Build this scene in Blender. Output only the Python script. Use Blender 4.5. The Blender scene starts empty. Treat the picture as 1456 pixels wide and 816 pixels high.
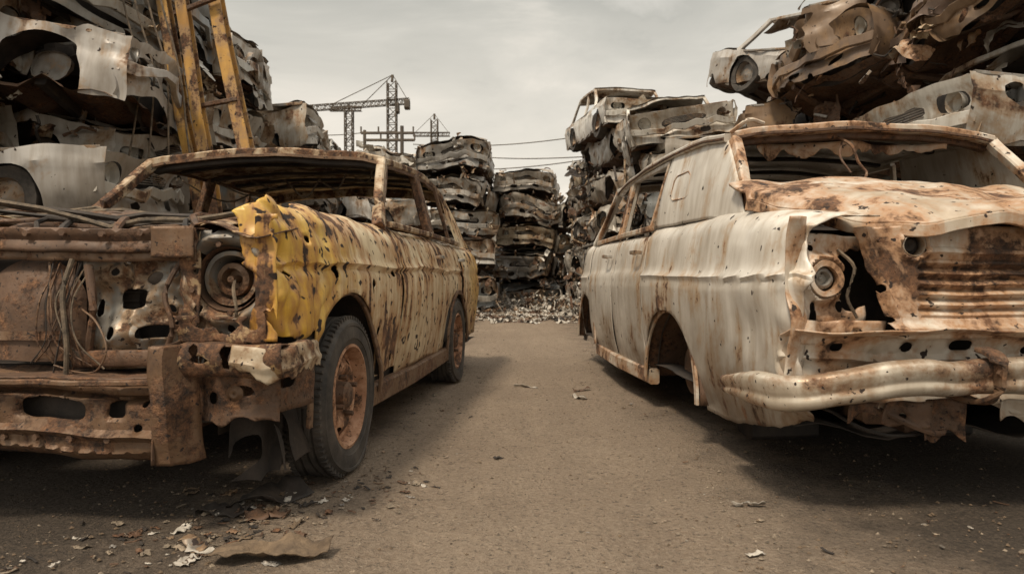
import bpy,math,random,bisect
from mathutils import Vector,Matrix,noise
V=Vector
random.seed(7)
sc=bpy.context.scene
COL=sc.collection
NZ=lambda x,y,z=0: noise.noise(V((x,y,z)))
# ---------------------------------------------------------------- nodes
def new_mat(name):
    m=bpy.data.materials.new(name);m.use_nodes=True
    nt=m.node_tree;nt.nodes.clear()
    o=nt.nodes.new('ShaderNodeOutputMaterial');b=nt.nodes.new('ShaderNodeBsdfPrincipled')
    nt.links.new(b.outputs[0],o.inputs[0])
    return m,nt,b
class NT:
    def __init__(s,nt): s.nt=nt
    def n(s,t,**k):
        x=s.nt.nodes.new(t)
        for a,b in k.items(): setattr(x,a,b)
        return x
    def l(s,a,b): s.nt.links.new(a,b)
    def noise(s,vec,scale,detail=6,rough=.6,dist=0):
        x=s.n('ShaderNodeTexNoise');x.inputs['Scale'].default_value=scale;x.inputs['Detail'].default_value=detail
        x.inputs['Roughness'].default_value=rough;x.inputs['Distortion'].default_value=dist
        s.l(vec,x.inputs['Vector']);return x.outputs['Fac']
    def mapping(s,vec,sc3,loc=(0,0,0)):
        x=s.n('ShaderNodeMapping');x.inputs['Scale'].default_value=sc3;x.inputs['Location'].default_value=loc
        s.l(vec,x.inputs['Vector']);return x.outputs[0]
    def mr(s,val,a,b,c=0,d=1):
        x=s.n('ShaderNodeMapRange');x.inputs[1].default_value=a;x.inputs[2].default_value=b
        x.inputs[3].default_value=c;x.inputs[4].default_value=d;s.l(val,x.inputs[0]);return x.outputs[0]
    def math(s,op,a,b=None):
        x=s.n('ShaderNodeMath',operation=op)
        for i,q in enumerate((a,b)):
            if q is None: continue
            if isinstance(q,(int,float)): x.inputs[i].default_value=q
            else: s.l(q,x.inputs[i])
        return x.outputs[0]
    def mix(s,f,a,b,bt='MIX'):
        x=s.n('ShaderNodeMix',data_type='RGBA',blend_type=bt)
        for i,q in ((0,f),(6,a),(7,b)):
            if isinstance(q,(int,float)): x.inputs[i].default_value=q
            elif isinstance(q,tuple): x.inputs[i].default_value=(*q,1)[:4]
            else: s.l(q,x.inputs[i])
        return x.outputs[2]
    def ramp(s,val,stops,interp='LINEAR'):
        x=s.n('ShaderNodeValToRGB');cr=x.color_ramp;cr.interpolation=interp
        while len(cr.elements)<len(stops): cr.elements.new(.5)
        for e,(p,c) in zip(cr.elements,stops): e.position=p;e.color=(*c,1)
        s.l(val,x.inputs[0]);return x.outputs[0]
RUST=[(.28,(.014,.010,.008)),(.42,(.045,.026,.017)),(.55,(.13,.065,.034)),(.7,(.27,.14,.07))]
def rusty(name,A,B,thr=.55,soft=.03,scale=3,streak=.3,rust=RUST,rough=.55,metal=0.,bump=.35,grad=None,objcol=False,grime=.6,stain=(.3,.19,.1),chips=.66,gz=(.2,.75),cscale=9,det=6,yrust=None,sw=.07,dirt=.5):
    m,nt,b=new_mat(name);N=NT(nt)
    tc=N.n('ShaderNodeTexCoord');P=tc.outputs['Object']
    if objcol:
        oi=N.n('ShaderNodeObjectInfo')
        add=N.n('ShaderNodeVectorMath',operation='MULTIPLY_ADD')
        N.l(oi.outputs['Random'],add.inputs[0]);add.inputs[1].default_value=(37,19,53);N.l(P,add.inputs[2]);P2=add.outputs[0]
    else: P2=P
    n1=N.noise(P2,scale,det,.68,.3)
    n2=N.noise(N.mapping(P2,(9,9,1.1)),1.6,3,.6)
    n3=N.noise(P2,scale*7,4,.65)
    m0=N.math('ADD',N.math('MULTIPLY',n1,1-streak-.12),N.math('MULTIPLY',n2,streak))
    m0=N.math('ADD',m0,N.math('MULTIPLY',n3,.12))
    if yrust:
        s3=N.n('ShaderNodeSeparateXYZ');N.l(P,s3.inputs[0]);m0=N.math('ADD',m0,N.mr(s3.outputs['Y'],yrust[0],yrust[1],yrust[2],0))
    fr=N.mr(m0,thr,thr+soft); fs=N.mr(m0,thr-sw,thr+.005)
    fc=N.mr(N.noise(P2,scale*cscale,2,.5),chips,chips+.03)
    rc=N.ramp(N.noise(P2,scale*4,5,.78),rust)
    nv=N.mr(N.noise(P2,scale*.8,4,.6),.35,.65)
    if objcol:
        base=N.mix(nv,oi.outputs['Color'],N.mix(.75,oi.outputs['Color'],(.42,.38,.33),'MULTIPLY'))
    else: base=N.mix(nv,A,B)
    if grad:
        sp=N.n('ShaderNodeSeparateXYZ');N.l(P,sp.inputs[0])
        yy=N.math('ADD',sp.outputs['Y'],N.mr(N.noise(P,2.6,6,.75),.3,.7,-.35,.35))
        g=N.ramp(N.mr(yy,grad[0],grad[1]),[(p,(v,v,v)) for p,v in grad[3]])
        base=N.mix(g,base,grad[2])
    st=N.mr(n2,.38,.7);base=N.mix(N.math('MULTIPLY',st,dirt),base,N.mix(1.,base,(.44,.36,.27),'MULTIPLY'))
    base=N.mix(N.math('MULTIPLY',fs,.8),base,stain)
    if grime>0:
        sp2=N.n('ShaderNodeSeparateXYZ');N.l(P,sp2.inputs[0])
        gm=N.math('MULTIPLY',N.mr(sp2.outputs['Z'],gz[1],gz[0],0,grime),N.mr(n1,.3,.6))
        base=N.mix(gm,base,(.085,.058,.038))
    col=N.mix(fr,base,rc);col=N.mix(fc,col,(.03,.02,.016))
    N.l(col,b.inputs['Base Color'])
    tot=N.math('MAXIMUM',fr,fc)
    N.l(N.mr(N.math('ADD',N.math('MULTIPLY',tot,.5),N.math('MULTIPLY',n3,.5)),.2,.8,rough,.95),b.inputs['Roughness'])
    N.l(N.mr(tot,0,1,metal,0),b.inputs['Metallic'])
    bm=N.n('ShaderNodeBump');bm.inputs['Strength'].default_value=bump;bm.inputs['Distance'].default_value=.012
    h=N.math('ADD',N.math('MULTIPLY',N.noise(P2,scale*16,3,.7),N.mr(fr,0,1,.12,1)),N.math('MULTIPLY',fr,-.5))
    h=N.math('ADD',h,N.math('MULTIPLY',nv,.35))
    N.l(h,bm.inputs['Height']);N.l(bm.outputs[0],b.inputs['Normal'])
    return m
def plain(name,c1,c2,scale=6,rough=.8,metal=0,bump=.3,dist=.01,det=6):
    m,nt,b=new_mat(name);N=NT(nt);tc=N.n('ShaderNodeTexCoord');P=tc.outputs['Object']
    f=N.noise(P,scale,det,.7)
    N.l(N.mix(N.mr(f,.35,.65),c1,c2),b.inputs['Base Color'])
    b.inputs['Roughness'].default_value=rough;b.inputs['Metallic'].default_value=metal
    bm=N.n('ShaderNodeBump');bm.inputs['Strength'].default_value=bump;bm.inputs['Distance'].default_value=dist
    N.l(N.noise(P,scale*5,3,.7),bm.inputs['Height']);N.l(bm.outputs[0],b.inputs['Normal'])
    return m
M={}
M['ypaint']=rusty('yellow_burnt_paint',(.66,.38,.04),(.70,.49,.12),thr=.545,soft=.025,scale=2.8,streak=.42,chips=.625,cscale=7,
   grad=(0,4.3,(.70,.60,.44),[(0,0),(.08,.08),(.17,.8),(.8,.92),(.92,.1)]),rough=.38,stain=(.40,.19,.06),yrust=(.1,1.2,.030),sw=.085,dirt=.75)
M['ymix']=rusty('yellow_flaked_paint',(.56,.34,.06),(.34,.28,.2),thr=.46,soft=.03,scale=6,streak=.1,rough=.55)
M['cream']=rusty('cream_flaked_paint',(.60,.52,.39),(.38,.30,.21),thr=.49,soft=.04,scale=5,streak=.2,rough=.5)
M['wpaint']=rusty('white_weathered_paint',(.70,.665,.60),(.49,.45,.39),thr=.585,soft=.03,scale=2.2,streak=.3,rough=.32,chips=.695,stain=(.42,.28,.16),bump=.22,grime=.95,gz=(.15,.85),yrust=(0,.45,.06))
M['wrust']=rusty('white_rusted_paint',(.68,.63,.55),(.42,.34,.25),thr=.515,soft=.05,scale=3.2,streak=.15,rough=.4,chips=.66,stain=(.38,.19,.08),bump=.4,grime=.3,sw=.08)
M['chrome']=rusty('dull_bumper_metal',(.66,.60,.50),(.38,.31,.23),thr=.505,soft=.06,scale=3.5,streak=.1,rough=.3,metal=.35,stain=(.3,.18,.10),grime=0,cscale=14)
M['gray']=rusty('bare_gray_metal',(.42,.405,.37),(.19,.175,.155),thr=.53,soft=.05,scale=6,streak=.1,rough=.42,metal=.3,grime=.3)
M['rust']=rusty('rusted_steel',(.145,.082,.048),(.058,.037,.026),thr=.48,soft=.08,scale=7,streak=.1,rough=.6,stain=(.12,.068,.04),grime=.2,bump=.6)
M['rustl']=rusty('rusted_steel_light',(.27,.185,.125),(.105,.063,.038),thr=.49,soft=.06,scale=6,streak=.2,rough=.48,metal=.2,stain=(.17,.095,.05),grime=.3,bump=.6)
M['rim']=rusty('rusted_rim',(.60,.38,.25),(.36,.19,.11),thr=.52,soft=.05,scale=11,streak=.05,rough=.7,stain=(.27,.13,.065),grime=0,bump=.3)
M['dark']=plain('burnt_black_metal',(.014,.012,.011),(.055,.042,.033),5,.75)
M['rubber']=plain('old_rubber',(.022,.02,.018),(.085,.072,.06),7,.8,bump=.5,dist=.004)
M['wreck']=rusty('wreck_paint',(1,1,1),(1,1,1),thr=.57,soft=.05,scale=1.6,streak=.15,rough=.36,objcol=True,grime=.15,bump=.4,chips=.69,det=5)
M['wmetal']=rusty('wreck_inner_metal',(.34,.325,.30),(.14,.12,.10),thr=.54,soft=.06,scale=3,streak=.05,rough=.45,metal=.2,grime=0,det=5)
M['wsilver']=rusty('scrap_silver',(.62,.6,.55),(.36,.34,.3),thr=.59,soft=.05,scale=2,streak=.05,rough=.38,metal=.15,grime=0,det=5)
M['beam']=rusty('yellow_beam_paint',(.58,.34,.08),(.42,.22,.05),thr=.51,soft=.04,scale=3.5,streak=.25,rough=.6,grime=0)
M['crane']=plain('crane_steel',(.07,.06,.05),(.12,.095,.07),1,.8)
M['cable']=plain('old_cable',(.05,.04,.03),(.2,.15,.1),20,.8)
M['paper']=plain('litter_white',(.55,.51,.45),(.25,.22,.18),9,.8)
M['cloth']=plain('burlap_cloth',(.19,.135,.085),(.075,.053,.036),14,.95,bump=.7)
M['stone']=plain('gravel_stone',(.30,.24,.175),(.09,.073,.055),20,.9)
# ---------------------------------------------------------------- mesh builder
def rprof(w,h,c=None):
    if c is None: c=min(w,h)*.15
    w/=2;h/=2
    return [(-w+c,-h),(w-c,-h),(w,-h+c),(w,h-c),(w-c,h),(-w+c,h),(-w,h-c),(-w,-h+c)]
def circ(r,n=8): return [(r*math.cos(i*2*math.pi/n),r*math.sin(i*2*math.pi/n)) for i in range(n)]
class MB:
    def __init__(s): s.v=[];s.f=[];s.m=[];s.mats=[]
    def mi(s,k):
        if k not in s.mats: s.mats.append(k)
        return s.mats.index(k)
    def add(s,vs,fs,k):
        o=len(s.v);s.v+=[V(x) for x in vs];i=s.mi(k)
        for f in fs: s.f.append(tuple(o+q for q in f));s.m.append(i)
    def panel(s,fn,a0,a1,b0,b1,c,k,holes=(),keep=None):
        """sheet fn(a,b); holes are snapped; keep(a,b)>0 is a scalar field clipped smoothly (torn edges)"""
        na=max(1,round((a1-a0)/c));nb=max(1,round((b1-b0)/c))
        vs=[];dead=set();fv=[]
        for i in range(na+1):
            for j in range(nb+1):
                a=a0+(a1-a0)*i/na;b=b0+(b1-b0)*j/nb
                if keep: fv.append(keep(a,b))
                for h in holes:
                    ca,cb,ra,rb,t=h
                    da=a-ca;db=b-cb
                    if t=='a' and db<0: db=0
                    if t=='r': d=(abs(da/ra)**4+abs(db/rb)**4)**.25
                    else: d=math.hypot(da/ra,db/rb)
                    cc=.72*c/min(ra,rb)
                    if d<1-cc: dead.add(i*(nb+1)+j);break
                    elif d<1+cc and d>0:
                        a=ca+da/d
                        if not(t=='a' and b<cb): b=cb+db/d
                vs.append(V(fn(a,b)))
        fs=[];ec={}
        def ev(p,q):
            key=(min(p,q),max(p,q))
            if key not in ec:
                t=fv[p]/(fv[p]-fv[q]);t=min(.98,max(.02,t));vs.append(vs[p].lerp(vs[q],t));ec[key]=len(vs)-1
            return ec[key]
        for i in range(na):
            for j in range(nb):
                q=(i*(nb+1)+j,(i+1)*(nb+1)+j,(i+1)*(nb+1)+j+1,i*(nb+1)+j+1)
                if any(x in dead for x in q): continue
                if keep:
                    pos=[fv[x]>0 for x in q]
                    if not any(pos): continue
                    if not all(pos):
                        poly=[]
                        for z in range(4):
                            p,r=q[z],q[(z+1)%4]
                            if fv[p]>0: poly.append(p)
                            if (fv[p]>0)!=(fv[r]>0): poly.append(ev(p,r))
                        if len(poly)>2: fs.append(tuple(poly))
                        continue
                fs.append(q)
        s.add(vs,fs,k)
    def sweep(s,pts,prof,k,up=V((0,0,1)),cap=True,scale=None):
        pts=[V(p) for p in pts];n=len(prof);vs=[];fs=[]
        up=V(up)
        for i,p in enumerate(pts):
            t=(pts[min(i+1,len(pts)-1)]-pts[max(i-1,0)]).normalized()
            u=up if abs(t.dot(up))<.97 else (V((1,0,0)) if abs(t.x)<.9 else V((0,1,0)))
            sd=t.cross(u).normalized();uu=sd.cross(t)
            q=scale[i] if scale else 1
            for a,b in prof: vs.append(p+sd*a*q+uu*b*q)
        for i in range(len(pts)-1):
            for j in range(n): fs.append((i*n+j,i*n+(j+1)%n,(i+1)*n+(j+1)%n,(i+1)*n+j))
        if cap: fs+= [tuple(range(n-1,-1,-1)),tuple((len(pts)-1)*n+j for j in range(n))]
        s.add(vs,fs,k)
    def beam(s,p0,p1,w,h,k,up=V((0,0,1)),seg=1):
        p0=V(p0);p1=V(p1);s.sweep([p0.lerp(p1,i/seg) for i in range(seg+1)],rprof(w,h),k,up)
    def tube(s,pts,r,k,n=7,sub=4):
        s.sweep(crom(pts,sub),circ(r,n),k)
    def bolt(s,p,ax,r=.009,k='rust'):
        p=V(p);ax=V(ax);s.sweep([p,p+ax*r*1.1],circ(r,6),k)
    def lathe(s,prof,c,k,seg=40,ax='x'):
        c=V(c);vs=[];fs=[];n=len(prof)
        for i in range(seg):
            a=i*2*math.pi/seg
            for r,x in prof:
                if ax=='x': vs.append(c+V((x,r*math.cos(a),r*math.sin(a))))
                elif ax=='y': vs.append(c+V((r*math.cos(a),x,r*math.sin(a))))
                else: vs.append(c+V((r*math.cos(a),r*math.sin(a),x)))
        for i in range(seg):
            for j in range(n-1): fs.append((i*n+j,((i+1)%seg)*n+j,((i+1)%seg)*n+j+1,i*n+j+1))
        s.add(vs,fs,k)
    def lump(s,c,r,k,seed=0,n=10,amp=.3,f=3):
        c=V(c);vs=[];fs=[]
        r=V(r) if not isinstance(r,(int,float)) else V((r,r,r))
        for i in range(n+1):
            for j in range(n*2):
                th=math.pi*i/n;ph=math.pi*j/n
                d=V((math.sin(th)*math.cos(ph),math.sin(th)*math.sin(ph),math.cos(th)))
                q=1+amp*noise.noise(d*f+V((seed*3.1,seed,0)))
                d=V([math.copysign(abs(x)**.6,x) for x in d])
                vs.append(c+V((d.x*r.x,d.y*r.y,d.z*r.z))*q)
        for i in range(n):
            for j in range(n*2): fs.append((i*n*2+j,(i+1)*n*2+j,(i+1)*n*2+(j+1)%(n*2),i*n*2+(j+1)%(n*2)))
        s.add(vs,fs,k)
    def obj(s,name,parent=None,solid=0,deform=None,ang=40,bevel=0):
        vs=[deform(v) for v in s.v] if deform else s.v
        me=bpy.data.meshes.new(name);me.from_pydata([tuple(v) for v in vs],[],s.f)
        for k in s.mats: me.materials.append(M[k])
        me.polygons.foreach_set('material_index',s.m)
        me.polygons.foreach_set('use_smooth',[True]*len(s.f))
        me.update();me.set_sharp_from_angle(angle=math.radians(ang))
        ob=bpy.data.objects.new(name,me);COL.objects.link(ob)
        if parent: ob.parent=parent
        if solid:
            md=ob.modifiers.new('thickness','SOLIDIFY');md.thickness=solid;md.offset=0
        return ob
def crom(pts,sub=4):
    pts=[V(p) for p in pts]
    if len(pts)<3: return pts
    out=[];P=[pts[0]*2-pts[1]]+pts+[pts[-1]*2-pts[-2]]
    for i in range(1,len(P)-2):
        for j in range(sub):
            t=j/sub;a,b,c,d=P[i-1:i+3]
            out.append(.5*((2*b)+(c-a)*t+(2*a-5*b+4*c-d)*t*t+(3*b-a-3*c+d)*t**3))
    out.append(pts[-1]);return out
def sec(pts,b0):
    pp=crom([V((p[0],p[1],0)) for p in pts],8);L=[b0]
    for i in range(1,len(pp)): L.append(L[-1]+(pp[i]-pp[i-1]).length)
    def f(b):
        if b<=L[0]: return pp[0].x,pp[0].y+(b-L[0])
        for i in range(1,len(L)):
            if b<=L[i]:
                t=(b-L[i-1])/(L[i]-L[i-1]);q=pp[i-1].lerp(pp[i],t);return q.x,q.y
        return pp[-1].x,pp[-1].y
    return f,L[-1]
def crump(amp,f,seed=0,amp2=0,f2=8):
    o=V((seed*7.3,seed*3.7,seed*1.9))
    def g(p):
        q=p+noise.noise_vector(p*f+o)*amp
        if amp2:
            r=1-abs(noise.noise(p*f2+o))*2.2
            q=q+noise.noise_vector(p*f2*.5+o)*amp2*max(r,0)+noise.noise_vector(p*f2+o)*amp2*.5
        return q
    return g
def empty(name,loc,rz=0,rot=None):
    e=bpy.data.objects.new(name,None);e.empty_display_size=.3;COL.objects.link(e);e.location=loc
    e.rotation_euler=rot if rot else (0,0,rz);return e
def wheel(name,parent,c,R=.325,W=.17,flat=.03,side=1,rimk='rim'):
    B=MB();w=W/2;rr=R*.62
    prof=[(rr,-w*.75),(rr*1.06,-w*.95),(R*.8,-w*1.08),(R*.92,-w*1.02),(R*.975,-w*.85),(R,-w*.62),(R,-w*.38),(R*.965,-w*.34),(R*.965,-w*.26),(R,-w*.22),(R,w*.02),(R*.965,w*.06),(R*.965,w*.14),(R,w*.18),(R,w*.38),(R*.965,w*.42),(R*.965,w*.5),(R,w*.54),(R,w*.7),(R*.97,w*.88),(R*.93,w*1.02),(R*.925,w*1.06),(R*.89,w*1.07),(R*.885,w*1.03),(R*.8,w*1.09),(R*.73,w*1.08),(R*.725,w*1.04),(rr*1.08,w*.98),(rr*1.04,w*.95),(rr,w*.8)]
    B.lathe(prof,(0,0,0),'rubber',72)
    for i in range(72):
        a=i*2*math.pi/72
        for xx in(-w*.78,w*.79):
            p=V((xx,(R*.985)*math.cos(a),(R*.985)*math.sin(a)));B.beam(p-V((w*.13,0,0)),p+V((w*.13,0,0)),.012,.018,'rubber',up=V((0,math.cos(a),math.sin(a))))
    o=side
    rp=[(rr*1.03,w*.86*o),(rr*1.06,w*.98*o),(rr*1.0,w*1.02*o),(rr*.96,w*.8*o),(rr*.93,w*.35*o),(rr*.88,w*.28*o),(rr*.8,w*.4*o)]
    B.lathe(rp,(0,0,0),rimk,56)
    B.lathe([(rr*.93,w*.35*o),(rr*.93,-w*.8*o),(rr,-w*.9*o)],(0,0,0),rimk,56)
    r0,r1=rr*.3,rr*.8;C=2*math.pi*rr*.6
    def disc(a,b):
        an=a/C*2*math.pi;t=(r1-b)/(r1-r0);x=w*(.40+.34*math.sin(math.pi*min(1,t*1.1))-.1*t)*o
        return V((x,b*math.cos(an),b*math.sin(an)))
    hs=[(C*(i+.5)/8,rr*.70,.020,.010,'o') for i in range(8)]
    B.panel(disc,0,C,r0,r1,.007,rimk,hs)
    B.lathe([(rr*.3,w*.3*o),(rr*.28,w*.5*o),(rr*.27,w*.82*o),(rr*.2,w*.95*o),(0.001,w*.98*o)],(0,0,0),'rust',24)
    for i in range(4):
        a=i*math.pi/2+.4;p=V((w*.55*o,rr*.42*math.cos(a),rr*.42*math.sin(a)))
        B.sweep([p,p+V((.035*o,0,0))],circ(.011,6),'rust')
    c=V(c)
    B.lathe([(.001,-w*.3*o),(rr*.75,-w*.3*o),(rr*.78,w*.05*o),(.001,w*.05*o)],(0,0,0),'dark',24)
    def df(v):
        z=v.z;fl=-R+flat
        if z<fl+.08:
            k=(fl+.08-z)/(.08+flat);k=min(1,max(0,k));v=v+V((math.copysign(.02*k,v.x),0,0))
            if z<fl: v.z=fl+(z-fl)*.05
        return v+c+noise.noise_vector(v*6)*.003
    return B.obj(name,parent,deform=df,ang=35)
# ================================================================= YELLOW CAR
YC=empty('burnt_yellow_car',(-.72,2.15,0),-math.radians(5.8))
W=1.84;CY=-W/2;HW=W/2-.2
ysec,yb=sec([(-.06,.27),(-.03,.45),(0,.68),(-.004,.84),(-.02,.93),(-.06,1.02),(-.14,1.075),(-.26,1.07)],.27)
YD=crump(.014,2.4,1,.008,7)
def yside(a,b):
    x,z=ysec(b)
    x+=.012*math.exp(-((z-.86)/.012)**2)-.012*math.exp(-((z-.835)/.015)**2)
    if a<.07:
        R=.07;L=(.07-a);th=min(L/R,math.pi/2);ex=max(0,L-R*math.pi/2)
        return V((x-R*(1-math.cos(th))-ex,.07-R*math.sin(th)-.02*math.sin((z-.6)*7),z))
    return V((x,a,z))
def mir(fn): return lambda a,b:(lambda p:V((-W-p.x,p.y,p.z)))(fn(a,b))
archF=(.66,.34,.40,.40,'a');archR=(3.14,.34,.39,.36,'a')
for side in(0,1):
    T=(lambda f:f) if side==0 else mir
    B=MB()
    def kf(a,b):
        n=NZ(a*9,b*9,side);n2=NZ(a*30,b*30,side)*.25
        v=1.
        if a<.30: v=min(v,(b-.60-.03*n-.01*n2)*10)
        if a>1.0: v=min(v,(b-.33)*10)
        v=min(v,(yb-.08-.12*max(0,1-a/.6)+.05*n+.02*n2-b)*10 if a<1.25 else 1)
        v=min(v,(.52-n-n2)*2+max(0,b-.85)*8+max(0,.1-a)*5)
        return v
    B.panel(T(yside),-.055,1.46,.28,yb,.0135,'ypaint',[archF,(.3,.95,.018,.018,'o'),(.16,.78,.014,.03,'o'),(.55,.83,.012,.012,'o'),(.9,.8,.01,.01,'o'),(.42,.90,.009,.009,'o')] if side==0 else [archF],kf)
    def dfen(p):
        q=YD(p)
        if p.y<.7:
            k=(.7-p.y)/.7
            q+=V((.02*k*math.sin(p.z*11+p.y*5),0,.035*k*math.sin(p.y*16)*max(0,(p.z-.9)*5)))
            q+=noise.noise_vector(p*6)*.026*k
            r=1-abs(NZ(p.x*4,p.y*7+3,p.z*7))*3
            q.x-=.028*k*max(0,r)
            q+=noise.noise_vector(p*13)*.012*k
            q.x-=.035*k*math.exp(-((p.z-.88)/.05)**2)*math.sin(p.y*9+1)
        return q
    B.obj('front_fender',YC,.005,dfen,35)
    B=MB()
    sx=-1 if side else 1
    def m(x): return x if side==0 else -W-x
    for ar in(archF,archR):
        pts=[(m(-.012),ar[0]-ar[2]*math.cos(t),ar[1]+ar[3]*math.sin(t)) for t in [math.pi*i/26 for i in range(27)]]
        pts=[(m(-.02),pts[0][1],.27)]+pts+([(m(-.02),pts[-1][1],.27)])
        B.sweep([YD(V(p)) for p in pts],rprof(.03,.012),'rustl' if side==0 else 'rust',up=V((1,0,0)))
        def well(a,b,ar=ar):
            t=math.pi*a/1.2;r=ar[2]+.02
            return V((m(-.02-b),ar[0]-r*math.cos(t),ar[1]+r*math.sin(t)))
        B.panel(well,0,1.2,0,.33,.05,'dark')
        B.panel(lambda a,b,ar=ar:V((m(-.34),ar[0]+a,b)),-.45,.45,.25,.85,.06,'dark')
    B.obj('wheel_well',YC,.004,YD)
    B=MB()
    B.panel(T(yside),1.475,2.5,.29,1.09,.025,'ypaint',[(2.4,.93,.03,.012,'o'),(1.75,.55,.012,.02,'o'),(2.1,.7,.012,.012,'o'),(1.6,.42,.015,.015,'o')])
    B.obj('front_door',YC,.006,crump(.024,1.8,4+side,.010,6))
    B=MB()
    B.panel(T(yside),2.525,3.27,.29,1.09,.025,'ypaint',[archR,(3.15,.93,.03,.012,'o'),(2.8,.6,.012,.012,'o')])
    B.obj('rear_door',YC,.006,crump(.024,1.8,5+side,.010,6))
    B=MB()
    def yq(a,b):
        p=yside(a,b)
        if a>4.1: p.x-=(a-4.1)**2*3
        return p
    B.panel(T(yq),3.29,4.28,.3,yb,.025,'ypaint',[archR])
    B.obj('rear_quarter_panel',YC,.006,crump(.02,2,6+side,.012,6))
    B=MB()
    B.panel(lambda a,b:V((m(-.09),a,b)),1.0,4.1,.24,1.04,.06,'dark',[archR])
    B.sweep([(m(-.055),.98,.25),(m(-.05),1.8,.24),(m(-.05),2.8,.25)],rprof(.06,.10),'rustl')
    B.sweep([(m(-.09),1.2,.2),(m(-.09),2.8,.2)],rprof(.05,.05),'rust')
    B.sweep([(m(-.075),1.45,1.08),(m(-.07),2.4,1.085),(m(-.08),3.5,1.075)],rprof(.035,.03),'cream')
    B.obj('door_sill',YC,.0,crump(.006,3,2))
    B=MB()
    A0=(m(-.10),1.34,1.06);A1=(m(-.215),1.80,1.475)
    B.sweep(crom([A0,(m(-.15),1.52,1.24),A1],5),rprof(.06,.05),'cream',up=(0,1,.4))
    B.sweep(crom([(m(-.085),1.36,1.05),(m(-.14),1.56,1.25),(m(-.205),1.83,1.45)],5),rprof(.025,.03),'rustl',up=(0,1,.4))
    rail=crom([A1,(m(-.205),2.2,1.505),(m(-.205),2.8,1.50),(m(-.215),3.3,1.47),(m(-.2),3.55,1.36)],5)
    B.sweep(rail,rprof(.05,.04),'cream')
    B.sweep([p+V((.015*sx,0,-.03)) for p in rail],rprof(.015,.02),'rust')
    B.sweep([(m(-.085),2.44,1.07),(m(-.205),2.46,1.49)],rprof(.05,.09),'rustl',up=(0,1,0))
    B.sweep([(m(-.07),2.41,1.07),(m(-.19),2.43,1.48)],rprof(.02,.02),'cream',up=(0,1,0))
    B.sweep([(m(-.07),2.50,1.07),(m(-.19),2.50,1.48)],rprof(.02,.02),'cream',up=(0,1,0))
    B.sweep([(m(-.075),3.1,1.07),(m(-.19),3.05,1.48)],rprof(.025,.03),'rustl',up=(0,1,0))
    B.panel(lambda a,b:V((m(-.07-.14*b),3.38+(.57-.38*b)*a,1.06+.4*b)),0,1,0,1,.08,'ypaint')
    B.obj('roof_pillars',YC,0,crump(.014,3,3,.006,9))
    B=MB()
    B.panel(lambda a,b:V((m(-.30-.02*math.sin(a*9)),a,b)),.06,1.3,.42,1.0,.02,'rust',[(.3,.85,.04,.03,'o'),(.7,.9,.06,.03,'r'),(.5,.6,.03,.03,'o'),(1.0,.8,.05,.05,'o')])
    B.lathe([(.13,-.1),(.12,.03),(.06,.05),(.05,.09),(.001,.1)],(m(-.40),.72,.90),'rustl',24,'z')
    B.panel(lambda a,b:V((m(-.10-b),a,1.0+.02*NZ(a*8,b*8)-.03*b)),.1,1.25,0,.22,.02,'rust',[(.3+.2*i,.12,.02,.02,'o') for i in range(5)],lambda a,b:.3-NZ(a*6,b*6,5))
    B.obj('inner_apron',YC,.005,crump(.02,3,8,.01,9))
B=MB()
B.panel(lambda a,b:V((a,b,1.482+.055*(1-abs((a-CY)/(HW+.02))**3)-.02*abs((b-2.6)/.82)**3)),CY-HW,CY+HW,1.78,3.42,.05,'cream')
RX=[CY-HW+.02+(HW-.02)*2*i/12 for i in range(13)]
for yy in(2.1,2.45,2.8,3.1): B.sweep([(x,yy,1.47+.045*(1-abs((x-CY)/HW)**3)) for x in RX],rprof(.05,.02),'dark')
hd=[(-.215-(W-.43)*i/14,1.80-.05*math.sin(math.pi*i/14),1.475+.05*math.sin(math.pi*i/14)**.6) for i in range(15)]
B.sweep(hd,rprof(.06,.05),'cream')
B.sweep([(x,y+.03,z-.04) for x,y,z in hd],rprof(.05,.035),'dark')
B.sweep([(x,y-.025,z-.02) for x,y,z in hd],rprof(.012,.018),'rustl')
B.sweep([(x,3.42,z-.03) for x,y,z in hd],rprof(.05,.06),'cream')
for i in range(6):
    x=-.3-1.2*i/5;B.tube([(x,1.9+.2*i,1.46),(x-.1,2.1+.1*i,1.40-.03*(i%3)),(x-.25,2.3,1.45)],.006,'cable',5)
B.obj('roof',YC,0,crump(.014,3,3,.006,9))
B=MB()
B.panel(lambda a,b:V((a,b,1.05+.03*math.sin((b-1.2)*16)+.015*math.sin(a*6))),-W+.12,-.12,1.18,1.42,.03,'rust',[(-.5,1.3,.12,.03,'r'),(-1.3,1.3,.12,.03,'r')])
B.panel(lambda a,b:V((a,1.3+.02*math.sin(a*8),b)),-W+.06,-.06,.3,1.05,.06,'dark')
B.sweep([(-.12,1.5,1.0),(-.5,1.46,1.05),(-1.3,1.46,1.05),(-W+.12,1.5,1.0)],rprof(.08,.1),'dark')
B.panel(lambda a,b:V((a,b,.27+.03*math.sin(a*12))),-W+.06,-.06,.9,4.2,.08,'dark')
B.panel(lambda a,b:V((a,b,1.06)),-W+.15,-.15,3.55,4.25,.05,'ypaint')
B.panel(lambda a,b:V((a,4.27+.03*math.sin(b*8),b)),-W+.1,-.1,.35,1.06,.04,'ymix',[(-.35,.8,.12,.06,'r'),(-W+.35,.8,.12,.06,'r'),(CY,.8,.2,.05,'r')])
B.panel(lambda a,b:V((a,3.45+.1*b,b)),-W+.12,-.12,.3,.95,.06,'dark')
B.obj('body_shell',YC,.005,crump(.02,2.5,9,.01,7))
B=MB()
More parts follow.
